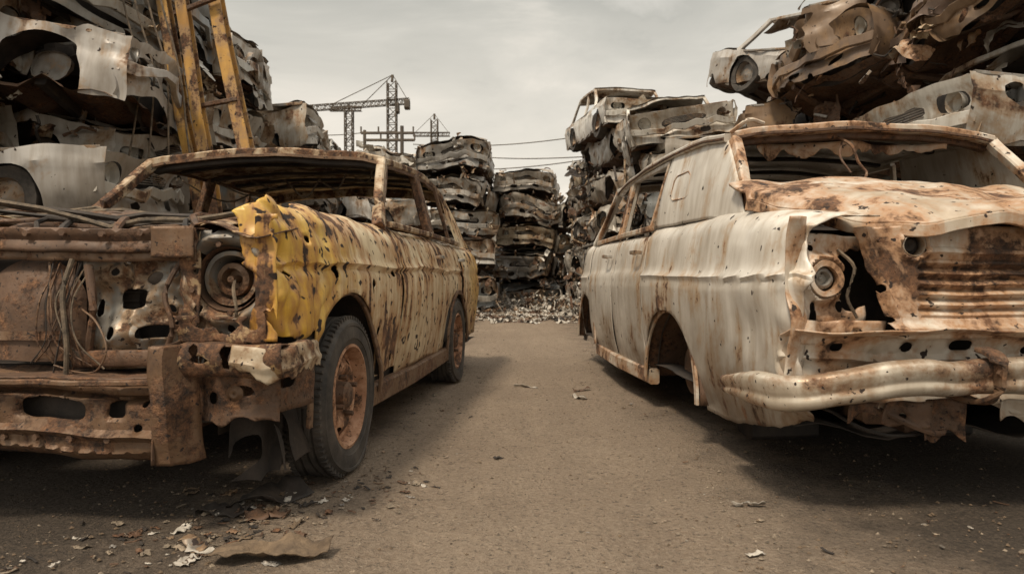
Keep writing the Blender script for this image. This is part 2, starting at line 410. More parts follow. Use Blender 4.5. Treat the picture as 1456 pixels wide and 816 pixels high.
for cx in(-.5,-1.34):
    B.sweep(crom([(cx-.24,2.2,.5),(cx-.24,2.3,.95),(cx-.15,2.33,1.12),(cx+.15,2.33,1.12),(cx+.24,2.3,.95),(cx+.24,2.2,.5)],5),circ(.014,6),'rust')
    for i in range(9): B.tube([(cx-.22+.055*i,2.22,.5),(cx-.22+.055*i,2.36,.8),(cx-.22+.055*i,2.31,1.08)],.005,'rust',5)
    B.panel(lambda a,b:V((cx+a,2.0+.1*math.sin(b*9),b)) ,-.2,.2,.4,.7,.05,'dark')
B.tube([(-1.34,1.5,.85),(-1.34,1.75,.98)],.02,'dark')
B.sweep([(-1.34+.18*math.cos(t),1.76+.09*math.sin(t),.99+.16*math.sin(t)) for t in [i*math.pi/14 for i in range(29)]],circ(.012,6),'dark')
B.obj('seat_frames',YC,0,crump(.02,3,4))
# ---- front end structure
FD=crump(.010,3,11,.006,9)
B=MB()
def ubar(a,b):
    if b<.075: return V((a,-.02+.006*math.sin(a*30)+.015*math.exp(-((b-.04)/.012)**2),.885+b))
    return V((a,-.02+(b-.075),.96))
B.panel(ubar,-W+.27,-.27,-.0,.16,.0125,'rust',[(-.36,.03,.02,.01,'o'),(-.6,.12,.03,.02,'o'),(-.9,.12,.03,.02,'o')]+[(-.45-.1*i,.06,.007,.007,'o') for i in range(9)])
B.panel(lambda a,b:V((a,-.005,b)),-W+.28,-.28,.855,.89,.012,'rustl')
for i in range(7): B.bolt((-.33-.13*i,-.025,.945),(0,-1,0),.008)
B.panel(lambda a,b:V((a,-.035-.02*NZ(a*9,1),b)),-.42,-.27,.865,.965,.01,'rustl',[(-.35,.91,.018,.012,'o')])
B.obj('upper_radiator_support',YC,.006,FD)
B=MB()
hs=[(-.37,.82,.02,.02,'o'),(-.46,.80,.03,.022,'o'),(-.40,.70,.014,.014,'o'),(-.53,.73,.05,.035,'r'),(-.44,.62,.035,.022,'r'),(-.58,.62,.022,.022,'o'),(-.35,.60,.013,.02,'o'),(-.60,.82,.014,.014,'o'),(-.50,.66,.009,.009,'o'),(-.35,.76,.009,.009,'o'),(-.48,.56,.012,.012,'o'),(-.65,.7,.012,.03,'r'),(-.56,.86,.01,.01,'o'),(-.39,.65,.008,.008,'o')]
def gp(a,b):
    y=.05+.035*math.sin(a*16+1)*math.sin(b*13)+.03*NZ(a*9,b*9,2)+.012*NZ(a*22,b*22,5)
    y-=.03*math.exp(-((a+.50+.2*(b-.7))/.02)**2)
    for h in hs:
        d=math.hypot((a-h[0])/h[2],(b-h[1])/h[3])
        if d<1.9: y-=.014*(1.9-d)
    return V((a,y,b))
B.panel(gp,-.70,-.30,.50,.89,.0075,'gray',hs);B.panel(mir(gp),-.70,-.30,.50,.89,.012,'gray',hs)
for p in((-.33,.86),(-.42,.86),(-.5,.87),(-.33,.68),(-.46,.52),(-.62,.54)): B.bolt((p[0],.02,p[1]),(0,-1,0),.009)
B.tube([(-.34,0,.86),(-.38,-.02,.75),(-.35,-.02,.64),(-.40,0,.53)],.007,'rust');B.tube([(-.66,.0,.84),(-.62,-.03,.7),(-.66,0,.55)],.012,'rust')
B.beam((-.7,.0,.535),(-.3,-.01,.545),.03,.05,'rust')
B.obj('radiator_side_panel',YC,.004,FD,50)
B=MB()
def hp(a,b):
    d=math.hypot(a+.19,b-.80)
    y=.02-.03*math.exp(-((d-.135)/.02)**2)+(.05*max(0,(.125-d)/.03) if d<.125 else 0)+.012*NZ(a*20,b*20)
    return V((a,min(y,.09),b))
HB=[(-.19,.80,.098,.098,'o'),(-.30,.65,.01,.01,'o'),(-.085,.66,.01,.01,'o'),(-.30,.92,.012,.012,'o'),(-.08,.93,.01,.01,'o')]
kb=lambda a,b: .42-NZ(a*20,b*20,3)
B.panel(hp,-.325,-.04,.615,.955,.008,'gray',HB,kb);B.panel(mir(hp),-.325,-.04,.615,.955,.016,'gray',HB[:1])
for cx in(-.19,-W+.19):
    B.lathe([(.098,.05),(.106,.025),(.098,.10),(.085,.13),(.06,.15),(.045,.17),(.001,.18)],(cx,0,.80),'rust',36,'y')
    B.lathe([(.090,.07),(.090,.045),(.078,.045),(.074,.09),(.06,.1)],(cx-.002,0,.802),'gray',32,'y')
    B.lathe([(.056,.10),(.054,.065),(.038,.06),(.034,.10),(.012,.10),(.010,.05),(.001,.045)],(cx-.005,0,.798),'rustl',26,'y')
    for t in(.3,1.7,3.5,4.9): B.bolt((cx+.112*math.cos(t),.0,.8+.112*math.sin(t)),(0,-1,0),.008)
    B.tube([(cx,.07,.8),(cx+.03,-.0,.76),(cx+.05,-.02,.70),(cx+.03,0,.66)],.004,'cable',5)
B.obj('headlight_bucket',YC,.003,FD,50)
B=MB()
B.panel(lambda a,b:V((a,-.012+.02*NZ(a*14,b*14,5),b)),-.085,-.02,.60,1.0,.01,'ypaint',[(-.045,.72,.012,.03,'o')],lambda a,b:.36-NZ(a*22,b*14,1))
B.panel(lambda a,b:V((a,-.02+.02*NZ(a*14,b*14,7),b)),-.34,-.05,.592,.68,.01,'ymix',[(-.2,.635,.02,.01,'o')],lambda a,b:.3-NZ(a*18,b*18,6)-max(0,(b-.62)*8))
B.panel(lambda a,b:V((a,-.03+(b-.93)*1.2+.02*NZ(a*14,b*14,7),.95+.2*(b-.93)+.025*math.sin(a*20))),-.36,-.04,.93,1.14,.012,'ymix',(),lambda a,b:.3-NZ(a*15,b*15,9))
B.panel(lambda a,b:V((a,.0+.015*NZ(a*14,b*14,2),b)),-.34,-.27,.64,.97,.01,'ymix',(),lambda a,b:.15-NZ(a*15,b*12,4))
B.obj('fender_flange',YC,.004,FD)
B=MB()
def shroud(a,b):
    s=(a+.86)/.19;r=1-min(1,s*s)
    return V((a,.06-.09*r**.5*(1-max(0,(b-.7)/.16)**2*.8),b))
B.panel(shroud,-1.05,-.675,.53,.875,.01,'rust',(),lambda a,b: min(1-abs((a+.86)/.175)**2.2,1-((a+.86)/.175)**2-(max(0,b-.73)/.13)**2)*.2)
B.panel(lambda a,b:(lambda p:V((p.x,p.y-.012,p.z)))(shroud(a,b)),-1.03,-.69,.60,.63,.01,'rustl')
B.lathe([(.19,.0),(.19,-.02),(.17,-.02),(.17,.04)],(-1.3,.08,.68),'rust',36,'y')
for i in range(50): B.beam((-.58-.012*i,.12,.34),(-.58-.012*i,.12,.86),.003,.03,'dark')
for i in range(16): B.beam((-1.2,.115,.36+.03*i),(-.56,.115,.36+.03*i),.02,.004,'dark')
B.panel(lambda a,b:V((a,.16,b)),-1.5,-.3,.3,.87,.08,'dark')
B.obj('radiator',YC,0,FD)
B=MB()
B.lump((CY,.65,.62),(.25,.35,.22),'dark',2);B.lathe([(.17,0),(.17,.07),(.14,.09),(.03,.09),(.02,.12),(.001,.12)],(CY,.6,.88),'rust',30,'z')
B.beam((CY-.35,.4,.86),(CY-.35,1.0,.88),.14,.12,'rustl');B.beam((-.42,.3,.9),(-.42,.55,.92),.16,.1,'rust')
for i in range(14):
    x=-.4-random.random()*1.1
    B.tube([(x,.15+random.random()*.3,.88+random.random()*.1),(x-.1,.5,.97+random.random()*.08),(x+random.uniform(-.3,.3),.8,.93+random.random()*.1),(x+.1,1.25,1.0+.06*random.random())],.006+random.random()*.012,random.choice(('rust','dark','rustl')))
B.obj('engine',YC,0,FD)
B=MB()
for i in range(14):
    x=-.66-.010*i+random.uniform(-.02,.02)
    B.tube([(x+random.uniform(-.02,.04),-.0,.86-random.random()*.05),(x+random.uniform(-.03,.03),-.04,.72),(x+random.uniform(-.05,.05),-.05,.6),(x+random.uniform(-.06,.08),-.03,.48+random.random()*.06)],random.choice((.002,.003,.0025)),random.choice(('cable','rust','rustl','dark')),5,6)
B.tube([(-.66,-.03,.7),(-.58,-.07,.66),(-.54,-.08,.58),(-.58,-.07,.51),(-.66,-.05,.5),(-.75,-.04,.52)],.003,'rustl',6,8)
B.tube([(-.7,-.02,.86),(-.71,-.05,.75),(-.69,-.06,.6),(-.7,-.05,.49)],.008,'cable',7,6)
B.obj('wiring_loom',YC)
B=MB()
slots=[(-.72,.385,.115,.034,'r'),(-1.12,.385,.115,.034,'r'),(-.50,.40,.03,.028,'r'),(-.42,.34,.014,.014,'o'),(-.40,.42,.012,.012,'o')]+[(-.4-.055*i,.275,.011,.008,'o') for i in range(16)]+[(-.36-.13*i,.455,.008,.008,'o') for i in range(9)]
def xm(a,b):
    y=-.10+.05*math.exp(-((b-.435)/.010)**2)+.01*math.sin(a*7)
    y+= -.025*math.exp(-((b-.315)/.010)**2)
    for s in slots[:3]:
        d=(abs((a-s[0])/s[2])**4+abs((b-s[1])/s[3])**4)**.25
        if d<1.35: y+=.03*(1.35-d)
    if b>.47: y=-.10+(b-.47)*2.5;b=.47+(b-.47)*.3
    if b<.262: y=-.10+(.262-b)*1.5
    return V((a,y,b+.012*math.sin(a*5)))
B.panel(xm,-W+.33,-.33,.235,.53,.009,'rustl',slots)
B.panel(lambda a,b:V((a,-.03,b)),-W+.33,-.33,.26,.46,.03,'dark')
B.panel(lambda a,b:V((a,-.10+b,.487+.05*b)),-W+.33,-.33,0,.14,.02,'rust',[(-.5-.2*i,.07,.03,.015,'o') for i in range(5)])
B.beam((-W+.34,-.125,.475),(-.34,-.125,.480),.02,.012,'rustl',seg=12)
for i in range(8): B.bolt((-.39-.12*i,-.105,.30),(0,-1,0),.009)
B.obj('lower_crossmember',YC,.005,crump(.016,3.2,12,.010,10),35)
B=MB()
B.panel(lambda a,b:V((-.345+a,-.15+.02*math.sin(b*9)+(0 if a<.05 else (a-.05)*1.6),b)),0,.11,.235,.60,.01,'rustl',[(.025,.3,.01,.01,'o'),(.025,.37,.01,.012,'o'),(.025,.52,.012,.012,'o')])
B.panel(lambda a,b:V((-.345,-.15+a,b)),0,.2,.24,.6,.02,'rust')
tophs=[(-.29+.032*i,.03,.009,.011,'o') for i in range(6)]
B.panel(lambda a,b:V((a,-.11+b*.9,.595-.02*b)),-.32,.03,0,.13,.008,'rustl',tophs)
B.panel(lambda a,b:V((a,-.11-.02*math.sin((b-.5)*30),b)),-.30,.04,.50,.60,.012,'ymix',[(-.2,.55,.03,.012,'o')],lambda a,b:.4-NZ(a*20,b*20,8))
B.panel(lambda a,b:V((a,-.04+.02*math.sin(a*14),b)),-.30,-.0,.33,.52,.012,'rust',[(-.2,.42,.02,.02,'o'),(-.1,.45,.028,.018,'o'),(-.09,.37,.01,.01,'o')],lambda a,b:(b-.35-.05*NZ(a*14,2))*5)
B.panel(lambda a,b:V((-.04+.1*a,-.03+a,b)),0,.3,.36,.58,.02,'rust',[(.12,.47,.05,.03,'r')])
B.beam((-.16,-.02,.42),(-.16,.6,.42),.09,.12,'rust');B.beam((-W+.16,-.02,.42),(-W+.16,.6,.42),.09,.12,'rust')
B.lathe([(.024,.0),(.024,-.02),(.012,-.028),(.001,-.028)],(-.13,-.04,.44),'rustl',18,'y')
B.obj('bumper_bracket',YC,.005,crump(.014,4,13,.010,11),35)
B=MB()
path=crom([(-.10,-.13,.56),(.0,-.125,.555),(.045,-.07,.55),(.05,.04,.55),(.04,.18,.545)],8)
Ls=[0]
for i in range(1,len(path)):Ls.append(Ls[-1]+(path[i]-path[i-1]).length)
def bp(a,b,path=path,Ls=Ls):
    i=min(max(1,bisect.bisect_left(Ls,a)),len(Ls)-1)
    t=(a-Ls[i-1])/(Ls[i]-Ls[i-1]);p=path[i-1].lerp(path[i],t);d=(path[i]-path[i-1]).normalized();nr=V((d.y,-d.x,0))
    return p+nr*(.008*math.sin(b/.12*math.pi)-(.5*(b-.10) if b>.10 else 0)+.008*math.exp(-((b-.05)/.01)**2))+V((0,0,min(b,.105)-.07))
B.panel(bp,0,Ls[-1],0,.16,.009,'cream',[(.24,.06,.012,.012,'o'),(.12,.05,.01,.01,'o')],lambda a,b:(b-.02-.03*NZ(a*14,0,0)-.02*NZ(a*40,1))*5)
B.obj('bumper_end',YC,.004,crump(.012,6,14,.008,14),35)
B=MB()
B.panel(lambda a,b:V((-.06-.12*b*2,.12+a,.16+b)),0,.45,0,.3,.02,'dark',(),lambda a,b:.2-NZ(a*8,b*8))
B.panel(lambda a,b:V((-.28+a,.14+.25*b+.04*math.sin(a*20),.10+b*.9)),0,.20,0,.25,.015,'dark',(),lambda a,b:.15-NZ(a*9,b*9,4)+(b-.1)*2)
B.beam((-.2,.66,.33),(-W+.2,.66,.33),.08,.08,'rust')
B.beam((-.2,3.14,.33),(-W+.2,3.14,.33),.09,.09,'rust')
B.beam((-.45,.1,.3),(-.45,4.1,.3),.08,.08,'rust');B.beam((-W+.45,.1,.3),(-W+.45,4.1,.3),.08,.08,'rust')
B.tube([(-.8,.8,.3),(-.8,2.0,.22),(-.6,3.0,.22),(-.5,4.2,.25)],.03,'rust')
B.obj('chassis',YC,0,crump(.02,5,15,.01,12))
B=MB()
B.panel(lambda a,b:V((-1.8+a,.5+b+.1*math.sin(a*5),1.0+.06*math.sin(a*7+b*9))),0,.95,0,.5,.03,'rust',(),lambda a,b:.2-NZ(a*5,b*5,4))
for i in range(12):
    z=1.0+.05*random.random()
    B.tube([(-W-.03,.25+.08*i,z+.05),(-1.3,.35+.08*i,z+.02+.05*random.random()),(-.8,.45+.08*i,z-.02+.05*random.random()),(-.35,.5+.07*i,z+.03)],.005+.008*random.random(),random.choice(('rust','dark','rustl','cable')),6)
B.obj('crumpled_hood_remains',YC,.003,crump(.05,4,16,.02,9))
B=MB()
for a in(2.32,3.12):
    B.sweep(crom([(-.0,a-.06,.93),(.03,a-.05,.935),(.032,a+.04,.935),(.0,a+.06,.93)],4),rprof(.014,.02),'gray')
B.obj('door_handles',YC)
wheel('front_wheel',YC,(-.095,.66,.315),side=1);wheel('rear_wheel',YC,(-.10,3.14,.315),side=1)
wheel('front_wheel_far',YC,(-W+.1,.66,.315),side=-1);wheel('rear_wheel_far',YC,(-W+.1,3.14,.315),side=-1)

# ================================================================= WHITE CAR (rear faces the viewer)
WC=empty('white_scrapped_car',(.93,2.28,0),math.radians(4.2))
WW=1.72
wsec,wb=sec([(.075,.18),(.03,.35),(.005,.55),(-.005,.74),(.0,.80),(.02,.86),(.035,.97),(.06,1.05),(.13,1.10),(.24,1.105)],.18)
def wside(a,b):
    if a<.9:
        b0=.17+.14*max(0,1-a/.75)**1.3+.012*NZ(a*9,3)+.006*NZ(a*30,3)
        b=b0+(b-.17)/(wb-.17)*(wb-b0)
    x,z=wsec(b)
    x+=-.010*math.exp(-((z-.805)/.010)**2)+.006*math.exp(-((z-.78)/.012)**2)
    z-=max(0,(z-.8))*.30*max(0,1-a/1.0)**1.6
    x+=.05*max(0,(.25-a)/.25)**2
    x+=.09*max(0,(a-3.7)/.8)**2
    y=a
    if a<.12: y=a+(.12-a)/.12*(.03*math.sin(b*14)+.025*NZ(b*9,1)+.012*NZ(b*34,2)+.05*max(0,.55-b)*3)
    return V((x,y,z))
def wm(fn): return lambda a,b:(lambda p:V((WW-p.x,p.y,p.z)))(fn(a,b))
arW=(1.42,.20,.46,.43,'a');arWf=(3.85,.25,.40,.42,'a')
for side in(0,1):
    T=(lambda f:f) if side==0 else wm
    def m(x): return x if side==0 else WW-x
    B=MB()
    B.panel(T(wside),0,1.86,.17,wb,.018,'wpaint',[arW])
    def dq(p):
        q=crump(.012,1.6,21,.004,6)(p)
        s=1 if side==0 else -1
        q+=V((.022*math.exp(-((p.y-.35)/.16)**2-((p.z-.60)/.10)**2)+.02*math.exp(-((p.y-.85+.3*(p.z-.6))/.05)**2-((p.z-.62)/.15)**2),0,0))*s
        k=math.exp(-((p.y-.0)/.09)**2);q+=noise.noise_vector(p*13)*.03*k
        q.z-=.03*math.exp(-((p.y-.45)/.10)**2-((p.z-1.0)/.06)**2)
        return q
    B.obj('rear_quarter_panel',WC,.005,dq,40)
    B=MB();B.panel(T(wside),1.885,2.72,.2,1.09,.03,'wpaint');B.obj('rear_door',WC,.006,crump(.014,1.5,22+side,.004,5))
    B=MB();B.panel(T(wside),2.745,3.62,.2,1.09,.03,'wpaint');B.obj('front_door',WC,.006,crump(.014,1.5,24+side,.004,5))
    B=MB();B.panel(T(wside),3.645,4.5,.22,wb,.03,'wpaint',[arWf]);B.obj('front_fender',WC,.006,crump(.014,1.5,26+side,.004,5))
    B=MB()
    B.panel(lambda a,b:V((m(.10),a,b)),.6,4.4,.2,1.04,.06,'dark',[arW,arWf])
    B.sweep([(m(.07),1.86,.2),(m(.06),2.7,.19),(m(.07),3.5,.2)],rprof(.06,.09),'wrust')
    for ar in(arW,arWf):
        pts=[(m(.02),ar[0]-ar[2]*math.cos(t),ar[1]+ar[3]*math.sin(t)) for t in [math.pi*i/26 for i in range(27)]]
        B.sweep(pts,rprof(.035,.010),'wrust',up=V((1,0,0)))
        def well(a,b,ar=ar):
            t=math.pi*a/1.2;r=ar[2]+.02
            return V((m(.03+b),ar[0]-r*math.cos(t),ar[1]+(ar[3]+.02)*math.sin(t)))
        B.panel(well,0,1.2,0,.33,.05,'rust');B.panel(lambda a,b,ar=ar:V((m(.36),ar[0]+a,b)),-.45,.45,.15,.8,.06,'dark')
        B.lathe([(.001,-.02),(.13,-.02),(.135,.02),(.12,.06),(.001,.07)],(m(.18),ar[0],.3),'rust',28)
    B.sweep([(m(.065),1.9,1.10),(m(.07),2.7,1.10),(m(.075),3.55,1.09)],rprof(.03,.03),'wrust')
    B.obj('door_sill',WC,.004,crump(.008,3,2))
    B=MB()
    lo=[(.58,.10,1.02),(1.0,.10,1.085),(1.4,.085,1.095),(1.86,.075,1.10)]
    hi=[(1.00,.185,1.46),(1.2,.175,1.495),(1.5,.17,1.515),(1.76,.165,1.52)]
    def cpil(a,b):
        i=min(2,int(a*3));t=a*3-i
        p=V(lo[i]).lerp(V(lo[i+1]),t).lerp(V(hi[i]).lerp(V(hi[i+1]),t),b)
        return V((m(p.y-.012*math.sin(b*math.pi)),p.x-.04*math.sin(b*math.pi)*(1-a),p.z))
    B.panel(cpil,0,1,0,1.0,.04,'wpaint')
    B.obj('c_pillar',WC,.006,crump(.008,2,5,.003,8))
    B=MB()
    o=V((-.004 if side==0 else .004,0,0))
    q=[(.60,.36),(.60,.62),(.64,.68),(.80,.66),(.83,.60),(.84,.40),(.80,.34),(.64,.32),(.60,.36)]
    B.sweep([cpil(a,b)+o for a,b in q],circ(.004,5),'wrust')
    def wf(y0,y1,y0t,y1t):
        pts=[(m(.07),y0,1.11),(m(.165),y0t,1.49),(m(.165),y1t,1.495),(m(.075),y1,1.11)]
        for i in range(3): B.sweep([pts[i],pts[i+1]],rprof(.028,.028),'wpaint' if i%2 else 'wrust',up=(0,1,.01) if i!=1 else (0,0,1))
    wf(1.92,2.70,1.83,2.68);wf(2.76,3.55,2.74,3.2)
    B.beam((m(.09),2.73,1.08),(m(.18),2.71,1.5),.05,.08,'wpaint',up=(0,1,0))
    B.sweep(crom([(m(.08),3.68,1.08),(m(.13),3.45,1.28),(m(.18),3.2,1.485)],5),rprof(.05,.05),'wpaint',up=(0,1,0))
    rail=crom([(m(.185),1.0,1.475),(m(.17),1.4,1.52),(m(.165),2.2,1.53),(m(.165),2.8,1.51),(m(.18),3.2,1.47)],6)
    B.sweep(rail,rprof(.045,.04),'wpaint')
    B.sweep([p+V((-.025 if side==0 else .025,0,-.005)) for p in rail],rprof(.012,.012),'rust')
    B.sweep(crom([(m(.13),.60,1.03),(m(.17),.78,1.24),(m(.21),.98,1.46)],6),rprof(.05,.05),'wrust',up=(0,1,.4))
    B.obj('window_frames',WC,0,crump(.008,3,7,.004,9))
B=MB()
B.panel(lambda a,b:V((a,b,1.52+.04*(1-abs((a-.86)/.7)**3)-.03*abs((b-2.1)/1.1)**3)),.17,1.55,1.0,3.22,.05,'wpaint')
hd=[(.20+1.32*i/14,1.0-.06*math.sin(math.pi*i/14),1.475+.045*math.sin(math.pi*i/14)**.6) for i in range(15)]
B.sweep(hd,rprof(.055,.045),'wrust');B.sweep([(x,y+.05,z-.03) for x,y,z in hd],rprof(.05,.035),'rust')
B.sweep([(x,y-.03,z-.012) for x,y,z in hd],rprof(.012,.014),'rust')
for yy in(1.4,1.9,2.4,2.9): B.sweep([(x,yy,1.49+.045*(1-abs((x-.86)/.7)**3)) for x in [.22+.128*i for i in range(11)]],rprof(.05,.02),'dark')
B.sweep([(x,3.2,z) for x,y,z in hd],rprof(.05,.045),'wpaint')
B.obj('roof',WC,0,crump(.012,3,3,.006,9))
B=MB()
B.panel(lambda a,b:V((.35+a,1.05+.05*math.sin(a*11)+.1*b,1.47-b)),0,.95,0,.12,.015,'wrust',(),lambda a,b:(.03+.12*abs(NZ(a*6,1))+.02*NZ(a*30,4)-b)*5)
B.tube([(.72,.98,1.49),(.74,.9,1.42),(.76,.88,1.35),(.79,.86,1.30),(.77,.84,1.26)],.005,'rustl',6,6)
B.tube([(.75,.98,1.48),(.70,.92,1.38),(.73,.88,1.3)],.004,'rust',6,6)
B.lump((.7,.95,1.53),(.03,.02,.015),'rust',2,6)
B.tube([(.2,.98,1.5),(.24,.9,1.545),(.32,.93,1.53)],.008,'wrust',6)
B.obj('torn_roof_trim',WC,.003,crump(.02,6,31))
B=MB()
B.panel(lambda a,b:V((a,b,.25+.03*math.sin(a*12))),.08,1.64,.1,4.3,.08,'dark')
B.panel(lambda a,b:V((a,.72+.25*b,b)),.12,1.6,.3,.98,.05,'dark')
B.panel(lambda a,b:V((a,b,1.0)),.12,1.6,.66,1.0,.05,'dark')
for cx in(.48,1.24): B.lump((cx,2.35,.75),(.24,.09,.34),'dark',4,amp=.15)
B.sweep([(.12,3.5,1.0),(.86,3.45,1.04),(1.6,3.5,1.0)],rprof(.1,.1),'dark')
B.lump((.86,1.15,.85),(.7,.12,.2),'dark',7,amp=.12)
B.panel(lambda a,b:V((a,b,1.04-.06*max(0,b-3.8))),.15,1.57,3.65,4.45,.05,'wpaint')
B.panel(lambda a,b:V((a,4.45,b)),.15,1.57,.3,1.0,.05,'wpaint',[(.35,.75,.1,.1,'o'),(1.37,.75,.1,.1,'o'),(.86,.75,.3,.07,'r')])
B.obj('body_shell',WC,.005,crump(.02,2.5,9,.01,7))
B=MB()
def ynear(x):
    s=min(1,max(0,(x-.10)/.34));s2=min(1,max(0,(WW-.10-x)/.34))
    k=min(s,s2);return .60*(1-k)**1.6-.08+.025*NZ(x*7,1)+.010*NZ(x*25,2)
def lid(a,b):
    yn=ynear(a);t=b
    y=yn+(.74-yn)*t
    z=.99+.20*(y+.05)/.75+.02*math.sin(a*3.3)+.025*(1-abs((a-.86)/.8)**2)
    z-=.03*math.exp(-(t/.06)**2)
    z+=.012*math.sin(a*13+y*6)*(1-t)+.025*NZ(a*5,y*5)
    return V((a,y,z))
B.panel(lid,.08,1.64,0,1,.02,'wrust')
B.obj('trunk_lid',WC,.012,crump(.014,3,33,.012,8),45)
B=MB()
e=[lid(.08+1.56*i/50,0)+V((0,-.004,-.020)) for i in range(51)]
B.sweep(e,rprof(.016,.04),'wrust')
e=[lid(.2+1.3*i/40,.1)+V((0,.02,-.05)) for i in range(41)]
B.sweep(e,rprof(.05,.03),'rust')
B.obj('trunk_lid_lip',WC,0,crump(.014,3,33,.012,8))
B=MB()
hs=[(.41,.905,.036,.036,'o'),(.31,.76,.010,.016,'o'),(.33,.66,.012,.012,'o'),(1.31,.905,.036,.036,'o')]
def rp(a,b):
    y=-.03
    xx=min(a,WW-a)
    if xx<.36: y+=(.36-xx)*.55
    ed=.245+.10*(.96-b)/.36
    y-=.025*math.exp(-((xx-ed-.02)/.010)**2)
    if xx>.42 and .66<b<.865:
        k=min(1,(xx-.42)/.02)*min(1,(b-.66)/.015)*min(1,(.865-b)/.015)
        tri=abs((((b-.66)/.0342)%1)-.5)*2
        y+=.03*k-.028*k*(1-tri)
    y-=.03*math.exp(-((b-.63)/.012)**2)+.02*math.exp(-((b-.885)/.008)**2)*(1 if xx>.4 else 0)
    d=math.hypot(a-.41,b-.905) if a<.86 else math.hypot(a-1.31,b-.905)
    y-=.014*math.exp(-((d-.046)/.008)**2)
    return V((a,y,b))
B.panel(rp,.20,WW-.20,.60,.975,.0085,'wrust',hs,lambda a,b:(min(a,WW-a)-.245-.10*(.96-b)/.36+.01*NZ(b*20,a))*5)
for cx in(.41,1.31):
    B.lathe([(.035,.03),(.026,.035),(.02,.02),(.001,.02)],(cx,-.03,.905),'dark',20,'y');B.lathe([(.037,-.01),(.037,.04)],(cx,-.03,.905),'gray',20,'y')
for p in((.30,.93),(.35,.70),(.36,.82),(.5,.64)): B.bolt((p[0],-.02,p[1]),(0,-1,0),.008)
B.obj('rear_panel',WC,.004,crump(.012,3,34,.006,9),45)
B=MB()
B.panel(lambda a,b:V((a,.28,b)),.06,WW-.06,.4,.98,.05,'dark')
for sd in(0,1):
    def mm(x): return x if sd==0 else WW-x
    hs=[(.15,.80,.052,.052,'o'),(.10,.90,.012,.012,'o'),(.22,.70,.012,.025,'o'),(.11,.68,.012,.012,'o')]
    def tl(a,b):
        d=math.hypot(a-.15,b-.80)
        return V((mm(a),.06+.05*(a-.05)*2-.03*math.exp(-((d-.075)/.012)**2)+.03*NZ(a*12,b*12),b))
    B.panel(tl,.045,.30,.60,.95,.0085,'wrust',hs,lambda a,b:min(.36-NZ(a*14,b*10,7),(math.hypot((a-.27)/.07,(b-.80)/.11)-1+.3*NZ(a*20,b*20))))
    B.lathe([(.052,.06),(.05,.09),(.03,.12),(.001,.13)],(mm(.15),.02,.80),'gray',28,'y')
    B.lathe([(.062,.03),(.06,.02),(.045,.022),(.043,.06)],(mm(.15),.02,.80),'wrust',28,'y')
    B.lathe([(.04,.05),(.034,.03),(.026,.025),(.022,.05),(.008,.05),(.001,.04)],(mm(.148),.03,.802),'gray',24,'y')
    B.panel(lambda a,b:V((mm(.0+a),.02+.25*a+.02*math.sin(b*17)+.02*NZ(a*15,b*9,1),b)),0,.07,.42,1.0,.01,'wrust',[(.035,.62,.008,.012,'o'),(.035,.75,.008,.008,'o'),(.035,.9,.008,.012,'o'),(.035,.5,.009,.015,'o')])
    B.panel(lambda a,b:V((mm(.05+a),.03+.03*NZ(a*15,b*9,8),b)),0,.30,.57,.65,.01,'wrust',[(.1,.61,.012,.012,'o'),(.2,.61,.02,.012,'o')])
    B.tube([(mm(.2),.06,.9),(mm(.24),.03,.84),(mm(.22),.04,.74),(mm(.26),.05,.66)],.004,'cable',5)
B.obj('taillight_cavity',WC,.004,crump(.014,4,35,.008,10),45)
B=MB()
hs=[(.17,.56,.022,.02,'o'),(.42,.56,.022,.018,'o'),(.62,.565,.04,.018,'r'),(.30,.535,.01,.01,'o'),(.86,.56,.03,.018,'r'),(1.1,.56,.04,.018,'r'),(.52,.45,.015,.015,'o')]
def va(a,b):
    y=-.0+.03*math.sin((b-.4)*18)-.02*math.exp(-((b-.52)/.012)**2)
    xx=min(a,WW-a);y+=.12*max(0,(.2-xx)/.2)**2
    z=b
    if b>.60: y-=(b-.60)*1.2;z=.60+(b-.6)*.4
    for h in hs:
        d=math.hypot((a-h[0])/h[2],(b-h[1])/h[3])
        if d<1.7: y+=.014*(1.7-d)
    return V((a,y,z))
B.panel(va,.01,WW-.01,.34,.66,.0095,'wrust',hs,lambda a,b:(b-.36-.06*NZ(a*7,2)-.01*NZ(a*30,2))*5)
B.obj('rear_valance',WC,.005,crump(.02,3,36,.012,8),45)
B=MB()
half=[(-.045,.42,.385),(-.055,.28,.395),(-.055,.12,.41),(-.035,.0,.42),(.03,-.075,.432),(.16,-.11,.45),(.4,-.13,.475),(.86,-.14,.485)]
path=crom(half+[(WW-x,y,.485-(.485-z)*.2) for x,y,z in half[-2::-1]],7)
Lw=[0]
for i in range(1,len(path)):Lw.append(Lw[-1]+(path[i]-path[i-1]).length)
def bpath(a):
    i=min(max(1,bisect.bisect_left(Lw,a)),len(Lw)-1)
    t=(a-Lw[i-1])/(Lw[i]-Lw[i-1]);p=path[i-1].lerp(path[i],t);d=(path[min(i+1,len(path)-1)]-path[max(i-2,0)]).normalized();return p,V((d.y,-d.x,0))
bprof=crom([(-.05,.052,0),(-.01,.058,0),(.022,.050,0),(.030,.030,0),(.026,.008,0),(.020,-.01,0),(.024,-.03,0),(.012,-.05,0),(-.03,-.06,0)],4)
def bfn(a,b):
    p,n=bpath(a);q=b*(len(bprof)-1);i=min(int(q),len(bprof)-2);c=bprof[i].lerp(bprof[i+1],q-i)
    w=min(1,.62+a*1.3)
    return p+n*c.x+V((0,0,c.y*w))
B.panel(bfn,0,Lw[-1],0,1,.022,'chrome')
def dbump(p):
    q=crump(.014,3,37,.007,8)(p)
    k=math.exp(-((p.x-.5)/.07)**2);q.z-=.012*k;q.y+=.015*k
    return q
B.obj('rear_bumper',WC,.005,dbump,50)
B=MB()
